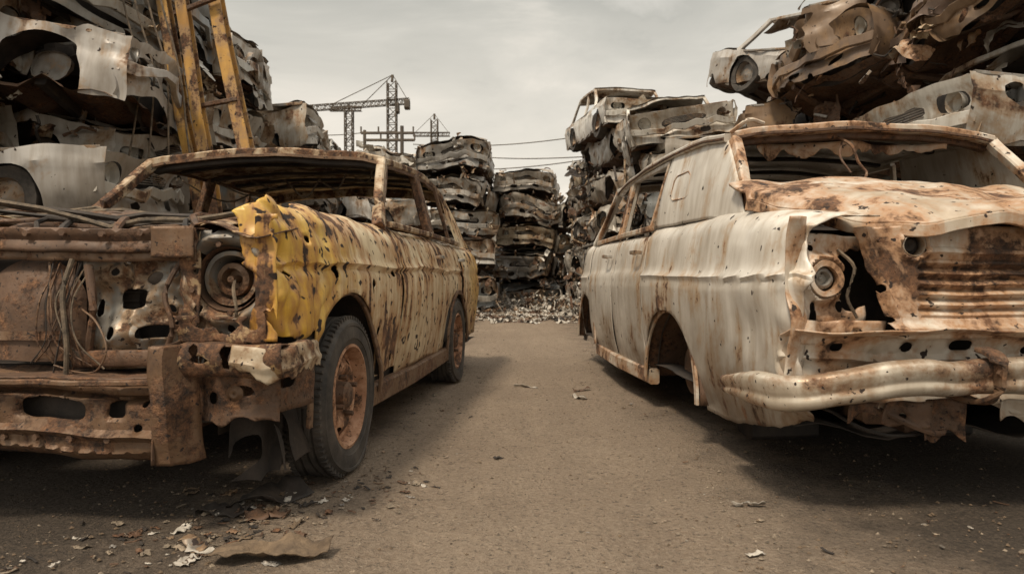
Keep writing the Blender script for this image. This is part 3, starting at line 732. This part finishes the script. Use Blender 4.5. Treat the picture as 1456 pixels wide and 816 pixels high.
B.sweep(crom([(.60,-.10,.56),(.605,-.165,.55),(.60,-.175,.48),(.585,-.17,.42),(.575,-.12,.40),(.57,.0,.40)],5),rprof(.05,.012),'rustl')
B.bolt((.60,-.18,.50),(0,-1,0),.011);B.bolt((.595,-.18,.45),(0,-1,0),.009)
for x in(.25,1.1,1.45): B.beam((x,-.08,.46),(x,.3,.46),.05,.07,'rust')
for x0,w,h in((.30,.16,.10),(.45,.13,.17),(.18,.10,.07),(.72,.6,.13),(1.3,.25,.1)):
    B.panel(lambda a,b:V((x0+a,-.05+.02*math.sin(a*30)+.1*b,.39-b)),0,w,0,h,.013,'rust' if w<.3 else 'wrust',[(w*.5,h*.5,.012,.012,'o')],lambda a,b:(h*(.75+.5*NZ(a*16,x0*9))-b)*5)
B.tube([(.3,-.02,.36),(.42,-.05,.31),(.52,-.03,.29),(.6,.05,.33)],.008,'rust',6)
B.tube([(.15,.1,.34),(.3,.0,.27),(.48,-.0,.29),(.55,.1,.33)],.004,'dark',6)
B.obj('bumper_bracket',WC,.004,crump(.014,5,38,.012,12))
B=MB()
B.beam((.2,1.42,.3),(1.5,1.42,.3),.10,.10,'rust');B.beam((.2,3.85,.3),(1.5,3.85,.3),.1,.1,'rust')
for x in(.42,1.30): B.beam((x,.2,.3),(x,4.2,.3),.08,.09,'rust')
B.lump((.86,1.42,.3),(.16,.16,.14),'rust',3,amp=.1)
for x,y in((.5,1.15),(1.3,1.15),(.5,3.3),(1.3,3.3)):
    for k in range(2): B.beam((x-.17,y,.062+.125*k),(x+.17,y+.02*k,.062+.125*k),.2,.12,'dark')
B.tube([(.7,3.5,.24),(.75,2,.2),(.6,1.2,.22),(.5,.1,.27)],.03,'rust')
B.obj('chassis',WC,0,crump(.01,5,39,.004,12))
B=MB()
for a in(2.03,2.88):
    B.sweep(crom([(.02,a-.07,.955),(-.02,a-.06,.96),(-.022,a+.05,.96),(.02,a+.07,.955)],4),rprof(.014,.022),'gray')
B.obj('door_handles',WC)

# ================================================================= CRUSHED CARS
def wreck_mesh(seed,cab=.3,amp=.09,wheels=False,k='wreck',clut=7,tilt=.12):
    rnd=random.Random(seed);B=MB();L=3.9;W2=.82;hh=.62
    for s in(-1,1):
        def sd(a,b): return V((s*(W2-.05*((b-.45)/.3)**2+.014*math.exp(-((b-.5)/.02)**2)-.02*(math.exp(-((a+.75)/.015)**2)+math.exp(-((a-.2)/.015)**2)+math.exp(-((a-1.1)/.015)**2))),a,b))
        B.panel(sd,-L/2,L/2,.1,hh,.045,k,[(-L/2+.75,.2,.33,.34,'a'),(L/2-.85,.2,.33,.34,'a')],lambda a,b:.5-NZ(a*3,b*3,seed+s))
        for yc in(-L/2+.75,L/2-.85):
            B.panel(lambda a,b:V((s*(W2-.05-b),yc-.34*math.cos(a),.2+.36*math.sin(a))),0,math.pi,0,.3,.12,'dark')
            if wheels or rnd.random()<.3:
                B.lathe([(.19,-.07),(.28,-.08),(.3,-.04),(.3,.04),(.28,.08),(.19,.07)],(s*(W2-.12),yc,.25),'rubber',20)
                B.lathe([(.19,.06*s),(.17,.0),(.06,.02*s),(.001,.04*s)],(s*(W2-.12),yc,.25),'wmetal',16)
            else:
                B.lathe([(.14,-.03),(.14,.03),(.05,.05),(.001,.06)],(s*(W2-.2),yc,.27),'wmetal',14)
        for y0,y1 in((-.85,-.35),(.15,.2),(1.35,.95)):
            B.sweep([(s*(W2-.06),y0,hh),(s*(W2-.12),(y0+y1)/2+rnd.uniform(-.08,.08),hh+cab*.5),(s*(W2-.16),y1,hh+cab)],rprof(.05,.09 if y0>1 else .06),k,up=(0,1,0))
        B.sweep([(s*(W2-.16),-.35,hh+cab),(s*(W2-.15),.3,hh+cab+.02),(s*(W2-.16),.95,hh+cab)],rprof(.05,.05),k)
        B.sweep([(s*(W2-.03),-1.9,hh),(s*(W2-.02),0,hh),(s*(W2-.03),1.9,hh)],rprof(.03,.03),'wmetal')
    B.sweep([(x*.13,-.36,hh+cab+.03-.001*x*x) for x in range(-5,6)],rprof(.05,.05),k)
    B.sweep([(x*.13,.96,hh+cab+.03-.001*x*x) for x in range(-5,6)],rprof(.05,.05),k)
    B.panel(lambda a,b:V((a,b,hh+cab+.03+.04*(1-(a/.7)**2)-cab*.45*max(0,NZ(a*1.4,b*1.4,seed*2.))*2)),-.68,.68,-.4,1.0,.05,k)
    t=rnd.uniform(0,tilt)
    if rnd.random()<.7: B.panel(lambda a,b:V((a,b,hh+.02+.05*(1-(a/.8)**2)+t*(b+1.93)*.6+.012*math.exp(-((abs(a)-.35)/.03)**2))),-.77,.77,-1.93,-.8,.05,k)
    t2=rnd.uniform(0,tilt)
    if rnd.random()<.7: B.panel(lambda a,b:V((a,b,hh+.02+.05*(1-(a/.8)**2)+t2*(1.93-b)*.5)),-.77,.77,1.3,1.93,.05,k)
    for s in(-1,1):
        v=rnd.random()
        if v<.5: hs=[(-.56,.46,.13,.065,'r'),(.56,.46,.13,.065,'r'),(0,.46,.30,.05,'r'),(0,.23,.36,.035,'r')]
        else: hs=[(-.58,.46,.085,.085,'o'),(.58,.46,.085,.085,'o'),(0,.43,.33,.06,'r'),(-.3,.22,.09,.04,'r'),(.3,.22,.09,.04,'r')]
        B.panel(lambda a,b:V((a,s*(L/2-.12*abs(a/.8)**3+.03*math.sin(b*12)-.03*math.exp(-((b-.34)/.02)**2)),b)),-.8,.8,.12,hh,.030,k,hs,lambda a,b:.45-NZ(a*4,b*4,seed+s*9))
        B.sweep([(x*.16,s*(L/2+.07-.14*abs(x/5)**3),.32+rnd.uniform(-.03,.03)) for x in range(-5,6)],rprof(.04,.10),rnd.choice(('wsilver',k,k,'wmetal')))
        B.panel(lambda a,b:V((a,s*(L/2-.22),b)),-.75,.75,.1,hh,.1,'dark')
        for c in(-.57,.57):
            B.lathe([(.085,.0),(.075,s*-.06),(.03,s*-.1),(.001,s*-.1)],(c,s*(L/2-.06),.46),'wsilver',16,'y')
        for i in range(5): B.beam((-.28,s*(L/2-.03),.42+.02*i),(.28,s*(L/2-.03),.42+.02*i),.008,.008,'wmetal')
        B.sweep([(-.7,s*(L/2-.10),hh-.01),(.7,s*(L/2-.10),hh-.01)],rprof(.06,.05),'wmetal')
    B.panel(lambda a,b:V((a,b,.12+.05*math.exp(-(a/.15)**2)+.02*math.sin(b*14))),-.78,.78,-1.85,1.85,.09,'rust')
    B.tube([(.2,-1.2,.08),(.25,0,.04),(.4,1.0,.05),(.4,1.9,.1)],.035,'rust',6)
    B.beam((-.7,-1.2,.12),(.7,-1.2,.12),.08,.07,'dark');B.beam((-.7,1.1,.14),(.7,1.1,.14),.09,.09,'rust')
    B.lump((0,-1.25,.42),(.38,.35,.2),'dark',seed,amp=.35);B.lump((.15,-1.2,.55),(.2,.25,.1),'wmetal',seed+3,7,amp=.5)
    for c in(-.38,.38): B.lump((c,.1,.45),(.24,.1,.3),'dark',seed+c,7,amp=.3)
    B.lump((0,.95,.4),(.6,.15,.25),'dark',seed,7,amp=.3)
    for i in range(clut):
        p=V((rnd.uniform(-.7,.7),rnd.uniform(-1.8,1.8),rnd.uniform(.35,.75)))
        pts=[p]
        for q in range(3): p=p+V((rnd.uniform(-.2,.2),rnd.uniform(-.2,.2),rnd.uniform(-.15,.1)));pts.append(p)
        B.tube(pts,rnd.uniform(.006,.015),rnd.choice(('wmetal','rust','dark')),5,3)
    for i in range(clut*2):
        c=V((rnd.uniform(-.75,.75),rnd.choice((-1,1))*rnd.uniform(1.6,2.0),rnd.uniform(.15,.75)))
        r=Matrix.Rotation(rnd.uniform(0,6),3,'X')@Matrix.Rotation(rnd.uniform(0,6),3,'Z');sz=rnd.uniform(.06,.2);sd=rnd.random()*50
        B.panel(lambda a,b:c+r@V((a,b,.12*NZ(a*6,b*6,sd))),-sz,sz,-sz*.5,sz*.5,.04,rnd.choice((k,'wmetal','wsilver','rust')),(),lambda a,b:.2-NZ(a*9,b*9,sd))
    o=V((seed*5.1,seed*2.3,seed))
    def df(p):
        q=p+noise.noise_vector(p*1.0+o)*amp*1.4
        r=abs(noise.noise(p*2.4+o));q+=noise.noise_vector(p*2.0+o*2)*amp*1.0*(1-r*1.5)
        q+=noise.noise_vector(p*5+o)*amp*.4
        q.z+=amp*1.6*NZ(p.y*.7,seed)+amp*1.2*NZ(p.x*1.1,seed+5)
        return q
    ob=B.obj('tmp',None,0,df,32);me=ob.data;bpy.data.objects.remove(ob);me.name='crushed_car_mesh';return me
WM=[wreck_mesh(1,.10,.09),wreck_mesh(2,.14,.08),wreck_mesh(3,.30,.10,tilt=.3),wreck_mesh(4,.08,.12),wreck_mesh(5,.12,.11,tilt=.2),wreck_mesh(6,.28,.12,tilt=.3),wreck_mesh(7,.10,.10),wreck_mesh(8,.2,.13,tilt=.25)]
WI=[wreck_mesh(11,.50,.03,True,clut=2),wreck_mesh(12,.48,.055,True,clut=3)]
PAL=[(.62,.60,.56),(.48,.465,.43),(.33,.32,.30),(.66,.63,.57),(.19,.14,.105),(.34,.24,.16),(.14,.135,.12),(.54,.51,.46),(.27,.29,.295),(.58,.5,.38)]
def place(me,loc,rz=0,rx=0,ry=0,col=None,scale=(1,1,1)):
    ob=bpy.data.objects.new('crushed_car',me);COL.objects.link(ob)
    ob.location=loc;ob.rotation_euler=(rx,ry,rz);ob.scale=scale
    ob.color=(*(col or random.choice(PAL)),1);return ob
FL=[WM[i] for i in(0,1,3,4,6,7,1,0,2)]
def stack(x,y,n,rz=0,dz=.76,jit=.16,z0=0,light=False):
    z=z0
    for i in range(n):
        zs=random.uniform(.92,1.2);fl=random.random()<.15
        place(random.choice(FL),(x+random.uniform(-jit,jit),y+random.uniform(-jit,jit),z),rz+random.choice((0,math.pi))+random.uniform(-.13,.13),random.uniform(-.035,.035),random.uniform(-.05,.05),random.choice(PAL[:4]+PAL[7:]) if light and random.random()<.8 else None,(random.uniform(.95,1.05),1,zs))
        z+=dz*(.62*zs+.14)/.76
H=math.pi/2
stack(.46,20.4,5,0,.76,.08,light=True)
stack(-1.45,17.9,5,0,.76,.14,light=True);stack(-3.3,18.2,5,.05,light=True);stack(-5.2,17.5,5,.1)
stack(2.45,18.3,5,0,.76,.1,light=True);stack(4.3,18.5,6,0)
for x in range(-9,12,2): stack(x+.3,25.5,4,0)
for x,y,n,rz in((-3.9,14.6,3,H),(-4.3,12.6,3,H),(-4.95,10.8,4,H),(-5.3,8.9,5,H),(-5.5,7.1,5,H),(-6.2,5.2,5,H),(-8.5,9.5,8,0),(-9.5,6.5,8,0),(-7.4,13,6,0),(-7.8,4.4,7,.3)):
    stack(x,y,n,rz,light=x>-6.3)
place(WM[5],(-5.2,6.0,2.25),H+.15,.1,.12,(.55,.53,.5))
place(WI[1],(-5.15,5.9,1.2),H+.1,.0,-.05,(.5,.48,.45))
place(WI[0],(-5.5,6.8,3.1),H-.35,.1,.1,(.36,.35,.32))
place(WM[2],(-5.4,8.8,3.4),H-.3,.1,.1,(.55,.52,.48));place(WM[7],(-5.5,10.6,2.7),H+.1,.1,.1,(.5,.48,.44))
stack(3.05,15.0,5,.08,light=True);stack(3.6,12.9,4,.15,light=True);stack(4.3,11.2,4,H,light=True)
stack(5.1,9.2,4,H);stack(5.5,7.3,3,H);stack(6.2,5.4,3,H)
stack(6.4,13,7,.1);stack(7.8,10.2,8,0);stack(8.4,7,8,.2);stack(8.3,4.6,8,0)
place(WI[0],(2.35,15.2,3.72),.12,.05,.04,(.80,.78,.73))
place(WI[1],(2.95,12.7,2.92),-.12,.04,-.12,(.80,.78,.72))
place(WI[1],(4.75,10.3,3.45),.45,.22,.16,(.52,.5,.47))
for i in range(5): place(WM[(0,1,3,6,4)[i]],(2.3+.10*i,14.9,.0+.78*i),.1+.05*(i%2),0,.03*(i%3-1),PAL[(0,1,3,7,0)[i]])
for i in range(4): place(WM[(1,3,0,6)[i]],(3.0,12.8,.0+.76*i),-.05,0,.02*i,PAL[(1,0,2,3)[i]])
for me,loc,rz,rx,ry,col in((WM[1],(5.3,8.3,2.7),H+.25,.12,.1,(.24,.17,.12)),(WM[4],(5.4,8.0,3.45),H-.2,-.15,.1,(.3,.21,.14)),(WM[5],(5.5,7.6,4.2),H+.1,.1,-.15,(.26,.22,.19)),(WM[7],(5.7,7.4,5.0),H-.1,-.1,.1,(.4,.36,.3)),(WI[0],(5.25,6.1,1.60),H+.10,.05,.02,(.62,.6,.55)),(WM[2],(5.7,6.3,2.6),H-.25,.2,.1,(.24,.18,.15)),(WM[3],(5.8,6.0,3.4),H+.3,-.2,.15,(.34,.24,.16)),(WM[0],(6.0,5.6,4.1),H,.1,.1,(.4,.37,.33))):
    place(me,loc,rz,rx,ry,col)
def scrap(name,boxes,n,seed,smin=.12,smax=.45,mats=('wsilver','wmetal','wmetal','rust','rust','dark','dark','cream','wrust')):
    rnd=random.Random(seed);B=MB()
    for i in range(n):
        bx=rnd.choice(boxes);c=V([rnd.uniform(bx[q],bx[q+3]) for q in range(3)])
        r=Matrix.Rotation(rnd.uniform(0,6.3),3,'X')@Matrix.Rotation(rnd.uniform(0,6.3),3,'Y')@Matrix.Rotation(rnd.uniform(0,6.3),3,'Z')
        k=rnd.choice(mats);t=rnd.random();sz=smin+(smax-smin)*rnd.random()**2
        if t<.55:
            sd=rnd.random()*99;q=rnd.uniform(.3,.8);cv=rnd.uniform(-3,3)
            B.panel(lambda a,b:c+r@V((a,b,cv*a*a+.5*sz*NZ(a*2/sz,b*2/sz,sd))),-sz,sz,-sz*q,sz*q,sz/7,k,[(0,0,sz*.2,sz*.15,'o')] if rnd.random()<.4 else (),lambda a,b:.3-NZ(a*1.6/sz,b*1.6/sz,sd))
        elif t<.85:
            p=c;pts=[p]
            for q in range(3): p=p+r@V((rnd.uniform(.3,1)*sz,rnd.uniform(-.4,.4)*sz,rnd.uniform(-.4,.4)*sz));pts.append(p)
            B.tube(pts,rnd.uniform(.006,.02),k,5,3)
        else: B.beam(c,c+r@V((sz*2,0,0)),.04,.03,k)
    return B.obj(name,None,0,crump(.03,4,seed),35)
scrap('scrap_metal_pile',[(-4.4,8.6,.2,-3.1,10.5,2.9),(-4.2,6.2,.2,-3.4,8.5,3.4),(-3.4,10.5,.2,-2.8,13,2.4),(-6,5.5,2,-3.8,7,4.3)],420,5,.06,.28)
scrap('scrap_metal_pile',[(3.3,8,1,4.4,9.5,3.6),(1.9,11.5,.3,2.6,12.6,2.6),(3.5,6,1,4.6,7.4,4.4),(1.3,14,.3,1.8,16,3.3)],420,6,.06,.28)
scrap('scrap_metal_pile',[(-2.2,15.7,0,-.5,16.1,3.4),(-.4,18.1,0,1.3,18.5,3.5),(1.4,15.9,0,3.2,16.4,3.8)],260,8,.04,.16,('wsilver','wmetal','wmetal','rust','dark','cream'))
scrap('rubble_heap',[(-1.6,15.0,.02,1.6,17.6,.12),(-.6,16.6,.05,1.6,18.0,.35),(-1.8,14.6,.02,-1.0,16,.25),(1.0,13.5,.02,1.7,16,.3)],650,12,.03,.16,('paper','paper','wsilver','wsilver','cream','rust','dark','wmetal'))
SB=empty('rusty_yellow_gantry',(0,0,0))
B=MB()
def ibeam(p0,p1,w,k='beam'):
    p0=V(p0);p1=V(p1);d=(p1-p0).normalized();up=V((0,1,0));sd=d.cross(up).normalized();u2=sd.cross(d)
    for o in(-1,1): B.beam(p0+u2*w*.5*o,p1+u2*w*.5*o,w,.018,k,up=u2,seg=6)
    B.beam(p0,p1,.018,w,k,up=u2,seg=6)
ibeam((-2.75,6.4,1.2),(-3.35,6.6,4.6),.10);ibeam((-2.92,6.5,1.2),(-3.6,6.7,4.6),.10)
ibeam((-2.45,6.5,1.6),(-3.1,6.7,4.6),.12)
B.beam((-3.2,6.5,3.3),(-2.8,6.5,3.45),.05,.04,'rust');B.beam((-3.05,6.5,2.4),(-2.6,6.5,2.5),.05,.04,'rust')
for i in range(4): B.tube([(-3.1,6.3,4.4),(-3.2-.1*i,6.2,3.5),(-3.0-.12*i,6.2,2.6),(-2.9-.2*i,6.2,1.8)],.009,'cable',5,5)
B.obj('beams',SB,0,crump(.02,2,41))
# ================================================================= CRANES, POLE
def lattice(B,p0,p1,w,n,r,k='crane'):
    p0=V(p0);p1=V(p1);d=(p1-p0).normalized();u=V((0,1,0));s=d.cross(u).normalized();u=s.cross(d)
    cs=[s*w/2+u*w/2,-s*w/2+u*w/2,-s*w/2-u*w/2,s*w/2-u*w/2]
    for c in cs: B.beam(p0+c,p1+c,r,r,k)
    for i in range(n):
        a=p0.lerp(p1,i/n);b=p0.lerp(p1,(i+1)/n)
        for j in range(4):
            c1,c2=cs[j],cs[(j+1)%4]
            if i%2: c1,c2=c2,c1
            B.beam(a+c1,b+c2,r*.6,r*.6,k);B.beam(a+c1,a+c2,r*.6,r*.6,k)
def px(x,y,D): return V(((x-728)/970*D,D,.8+(395-y)/970*D))
E=empty('tower_crane',(0,0,0));B=MB();D=120
b=px(558,395,D);b.z=0
lattice(B,b,px(558,118,D),1.5,24,.2)
lattice(B,px(430,156,D),px(583,145,D),.9,28,.13)
ap=px(559,108,D);B.beam(px(558,118,D),ap,.4,.4,'crane')
for q in(470,515): B.beam(ap,px(q,151,D),.12,.12,'crane')
B.beam(ap,px(581,145,D),.12,.12,'crane');B.beam(px(576,150,D),px(583,150,D),1.6,1.6,'crane');B.beam(px(563,155,D),px(568,155,D),1.5,1.8,'crane')
B.obj('crane_structure',E)
for (cx,ty,by,jx0,jx1,jy,D) in((497,150,205,470,515,156,150),(618,163,225,588,640,192,170)):
    E=empty('tower_crane',(0,0,0));B=MB();b=px(cx,395,D);b.z=0
    lattice(B,b,px(cx,ty+8,D),1.6,24,.26);B.beam(px(cx,ty+8,D),px(cx,ty,D),.5,.5,'crane')
    lattice(B,px(jx0,jy,D),px(jx1,jy,D),.9,10,.15);B.beam(px(cx,ty,D),px(jx0,jy,D),.1,.1,'crane');B.beam(px(cx,ty,D),px(jx1,jy,D),.1,.1,'crane')
    B.obj('crane_structure',E)
E=empty('utility_pole',(0,0,0));B=MB();D=60
b=px(572,395,D);b.z=0;B.sweep([b,px(572,180,D)],circ(.16,8),'crane')
for y0,x0,x1 in((190,514,588),(200,518,590)):
    B.beam(px(x0,y0,D),px(x1,y0,D),.22,.22,'crane')
    for q in range(4): B.beam(px(x0+(x1-x0)*q/3,y0,D),px(x0+(x1-x0)*q/3,y0-9,D),.13,.13,'crane')
b=px(519,395,D);b.z=0;B.sweep([b,px(519,186,D)],circ(.14,8),'crane')
b=px(682,395,D);b.z=0;B.sweep([b,px(682,207,D)],circ(.09,8),'crane')
for (x0,y0,x1,y1,D1) in((588,206,870,188,50),(590,212,860,222,48),(514,190,380,178,60),(600,240,880,220,50)):
    p0=px(x0,y0,D);p1=px(x1,y1,D1);B.sweep([p0.lerp(p1,i/16)-V((0,0,.5*math.sin(math.pi*i/16))) for i in range(17)],circ(.04,5),'crane')
B.obj('pole_and_wires',E)
# ================================================================= GROUND
def gz(x,y):
    if math.hypot(x,y)>30: return 0
    return .014*NZ(x*1.3,y*1.3,0)+.009*NZ(x*5,y*5,1)+.005*NZ(x*17,y*17,2)-.014*(math.exp(-((x-.42)/.12)**2)+math.exp(-((x+.28)/.12)**2))*(1+.5*NZ(x*2,y*2))
n=300;vs=[];fs=[]
def mp(t,s,R): return s*math.sinh(t*math.asinh(R/s))
for i in range(n+1):
    for j in range(n+1):
        x=mp(i/n*2-1,2.0,800);y=3.2+mp(j/n*2-1,2.0,800);vs.append((x,y,gz(x,y)))
for i in range(n):
    for j in range(n): fs.append((i*(n+1)+j,(i+1)*(n+1)+j,(i+1)*(n+1)+j+1,i*(n+1)+j+1))
m,nt,b=new_mat('compacted_dirt');N=NT(nt);tc=N.n('ShaderNodeTexCoord');P=tc.outputs['Object']
f1=N.mr(N.noise(P,.9,7,.65),.35,.65);f2=N.mr(N.noise(P,12,8,.78),.35,.65);f3=N.mr(N.noise(P,65,4,.8),.38,.62)
fw=N.mr(N.noise(N.mapping(P,(3.2,.5,1)),1.6,5,.65),.38,.62)
c=N.mix(f1,(.30,.215,.145),(.45,.345,.25));c=N.mix(N.math('MULTIPLY',fw,.4),c,(.22,.162,.113));c=N.mix(N.math('MULTIPLY',f2,.45),c,(.17,.125,.09));c=N.mix(N.math('MULTIPLY',f3,.5),c,(.55,.44,.33))
f4=N.mr(N.noise(P,40,5,.8),.55,.63);c=N.mix(N.math('MULTIPLY',f4,.75),c,(.08,.06,.043))
vo=N.n('ShaderNodeTexVoronoi');vo.inputs['Scale'].default_value=48;N.l(P,vo.inputs['Vector'])
peb=N.mr(vo.outputs['Distance'],.12,.24,1,0);c=N.mix(N.math('MULTIPLY',peb,N.mr(N.noise(P,6,3,.6),.45,.7)),c,(.52,.43,.33))
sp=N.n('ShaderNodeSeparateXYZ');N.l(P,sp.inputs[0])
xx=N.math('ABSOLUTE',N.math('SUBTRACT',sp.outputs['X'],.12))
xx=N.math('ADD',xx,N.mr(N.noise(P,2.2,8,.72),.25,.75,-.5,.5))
c=N.mix(N.mr(xx,.6,1.35,0,.88),c,N.mix(f3,(.024,.018,.013),(.10,.074,.053)))  # soil darkens away from the lane: shade around the cars put into its colour
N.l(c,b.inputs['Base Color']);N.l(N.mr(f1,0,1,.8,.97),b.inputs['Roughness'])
bm=N.n('ShaderNodeBump');bm.inputs['Strength'].default_value=.9;bm.inputs['Distance'].default_value=.018
N.l(N.math('ADD',N.math('ADD',f2,N.math('MULTIPLY',f3,.7)),N.math('MULTIPLY',peb,.5)),bm.inputs['Height']);N.l(bm.outputs[0],b.inputs['Normal'])
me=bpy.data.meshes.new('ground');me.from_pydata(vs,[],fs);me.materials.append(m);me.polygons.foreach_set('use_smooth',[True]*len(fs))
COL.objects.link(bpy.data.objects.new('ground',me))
B=MB();rnd=random.Random(3)
for i in range(17000):
    y=1.3+rnd.random()**1.8*14;x=rnd.uniform(-2.6,2.8)*(1 if rnd.random()<.7 else .6)
    r=.0018+.005*rnd.random()**3+(.012*rnd.random() if rnd.random()<.008 else 0)
    if abs(x-.1)>.6: r*=1.25
    z=gz(x,y);vv=[]
    for d in((1,0,0),(0,1,0),(-1,0,0),(0,-1,0),(0,0,1),(0,0,-.6)):
        vv.append((x+d[0]*r*rnd.uniform(.7,1.4),y+d[1]*r*rnd.uniform(.7,1.4),z+r*.2+d[2]*r*rnd.uniform(.5,1)))
    B.add(vv,[(0,1,4),(1,2,4),(2,3,4),(3,0,4),(1,0,5),(2,1,5),(3,2,5),(0,3,5)],'cloth' if rnd.random()<(.35 if abs(x-.1)<.7 else .8) else 'stone')
B.obj('gravel',None,ang=20)
B=MB();rnd=random.Random(9)
def flake(x,y,s,k,h=.3,asp=.5,z=0):
    an=rnd.uniform(0,6.3);sd=rnd.random()*90;ca,sa=math.cos(an),math.sin(an)
    def fn(a,b):
        w=h*s*(NZ(a*2.2/s,b*2.2/s,sd)+.2);X=x+a*ca-b*sa;Y=y+a*sa+b*ca
        return V((X,Y,gz(X,Y)+.003+z+max(0,w)))
    B.panel(fn,-s,s,-s*asp,s*asp,s/4,k,(),lambda a,b:.25-NZ(a*1.8/s,b*1.8/s,sd))
def strip(x,y,s,k):
    p=V((x,y,gz(x,y)+.006));an=rnd.uniform(0,6.3);pts=[p]
    for q in range(2):
        an+=rnd.uniform(-.25,.25);p=p+V((math.cos(an)*s,math.sin(an)*s,rnd.uniform(-.2,.3)*s));p.z=max(p.z,gz(p.x,p.y)+.003);pts.append(p)
    B.sweep(pts,rprof(rnd.uniform(.003,.008),.002),k)
K=['dark','wmetal','rust','dark','rust','stone','stone','cloth','paper']
def clus(n,cx,cy,sx,sy,s0,s1,st=.15):
    for i in range(n):
        x,y=rnd.gauss(cx,sx),rnd.gauss(cy,sy)
        if rnd.random()<st: strip(x,y,rnd.uniform(.008,.03),rnd.choice(K[:6]))
        else: flake(x,y,s0+(s1-s0)*rnd.random()**2.5,rnd.choice(K),.6,rnd.uniform(.15,.8))
clus(190,-.9,2.2,.16,.22,.005,.03);clus(80,-.5,2.6,.10,.16,.004,.02);clus(60,-1.3,1.95,.25,.15,.005,.022)
for q in range(30):
    cx,cy=rnd.choice(((-.42,.16),(.9,.22)));cy2=rnd.uniform(2.2,9);clus(7,rnd.gauss(cx,cy),cy2,.10,.2,.003,.016,.05)
clus(60,1.4,2.0,.4,.3,.003,.010,.05);clus(120,.1,3.4,.5,1.3,.0025,.007,0)
for i in range(420): flake(rnd.gauss(.3,1.0),rnd.uniform(12,17.5),rnd.uniform(.03,.12),rnd.choice(['paper','paper','wsilver','rust','dark','wmetal']),.9,rnd.uniform(.3,.9))
for x,y,s,k,asp in((.83,2.38,.06,'paper',.2),(.70,1.95,.03,'paper',.35),(.52,1.8,.025,'dark',.35),(-.82,2.28,.07,'rust',.5),(-.95,2.02,.06,'wmetal',.4),(-.9,1.98,.05,'paper',.25),(-.7,2.2,.04,'cloth',.3),(-.85,2.42,.13,'dark',.5),(-.98,2.3,.09,'dark',.45),(-.06,3.0,.022,'dark',.6),(.45,4.6,.08,'paper',.3),(.1,5,.09,'paper',.15),(.5,4.9,.07,'rust',.3)):
    flake(x,y,s,k,.55,asp)
B.obj('scattered_litter',None,.0015)
B=MB()
def cl(a,b):
    X=-.68+a*.98;Y=1.94+b+a*.12
    return V((X,Y,gz(X,Y)+.012+.018*abs(math.sin(b*26+a*5))*(1-abs(b/.09)**2*.6)+.026*NZ(a*14,b*18)+.01+.006*NZ(a*40,b*50)))
B.panel(cl,-.17,.16,-.075,.075,.006,'cloth',(),lambda a,b:(.055+.03*NZ(a*12,0)-.05*max(0,abs(a)-.1)*6-abs(b))*5)
B.obj('burlap_rag',None,.004)
# ================================================================= LIGHT, WORLD, CAMERA
sun=bpy.data.lights.new('sun','SUN');sun.energy=3.2;sun.angle=math.radians(9);sun.color=(1,.86,.68)
so=bpy.data.objects.new('sun',sun);COL.objects.link(so)
dirv=V((-.34,-.52,1.0));so.rotation_euler=dirv.to_track_quat('Z','Y').to_euler()
w=bpy.data.worlds.new('World');sc.world=w;w.use_nodes=True;nt=w.node_tree;nt.nodes.clear();N=NT(nt)
out=N.n('ShaderNodeOutputWorld');sky=N.n('ShaderNodeTexSky',sky_type='NISHITA');sky.sun_disc=False
sky.sun_elevation=math.radians(58);sky.sun_rotation=math.atan2(dirv.x,dirv.y);sky.air_density=1.5;sky.dust_density=4
b1=N.n('ShaderNodeBackground');b1.inputs[1].default_value=.1;N.l(sky.outputs[0],b1.inputs[0])
tc=N.n('ShaderNodeTexCoord');P=tc.outputs['Generated'];sp=N.n('ShaderNodeSeparateXYZ');N.l(P,sp.inputs[0])
cn=N.noise(N.mapping(P,(2.0,2.0,6.5),(3,1,0)),1.5,8,.56,.35)
e=N.math('ADD',sp.outputs['Z'],N.mr(cn,.3,.7,-.14,.14))
cc=N.ramp(e,[(0,(1.1,1.0,.85)),(.16,(1.0,.915,.79)),(.30,(.74,.70,.61)),(.43,(.40,.405,.36)),(.60,(.95,.91,.82)),(1,(1.7,1.6,1.42))])
cc=N.mix(N.mr(cn,.45,.60,0,.3),cc,(1.02,.93,.80))
b2=N.n('ShaderNodeBackground');b2.inputs[1].default_value=1.0;N.l(cc,b2.inputs[0])
mx=N.n('ShaderNodeMixShader');mx.inputs[0].default_value=.88;N.l(b1.outputs[0],mx.inputs[1]);N.l(b2.outputs[0],mx.inputs[2]);N.l(mx.outputs[0],out.inputs[0])
cam=bpy.data.cameras.new('camera');co=bpy.data.objects.new('camera',cam);COL.objects.link(co);sc.camera=co
co.location=(0,0,.8);co.rotation_euler=(math.radians(90-.77),0,0);cam.lens=23.98;cam.sensor_width=36;cam.clip_end=3000;cam.clip_start=.05
cam.dof.use_dof=True;cam.dof.focus_distance=3.0;cam.dof.aperture_fstop=5.6
sc.view_settings.view_transform='Standard';sc.view_settings.look='None';sc.view_settings.exposure=0
print('objs',len(bpy.data.objects),'polys',sum(len(m.polygons) for m in bpy.data.meshes))
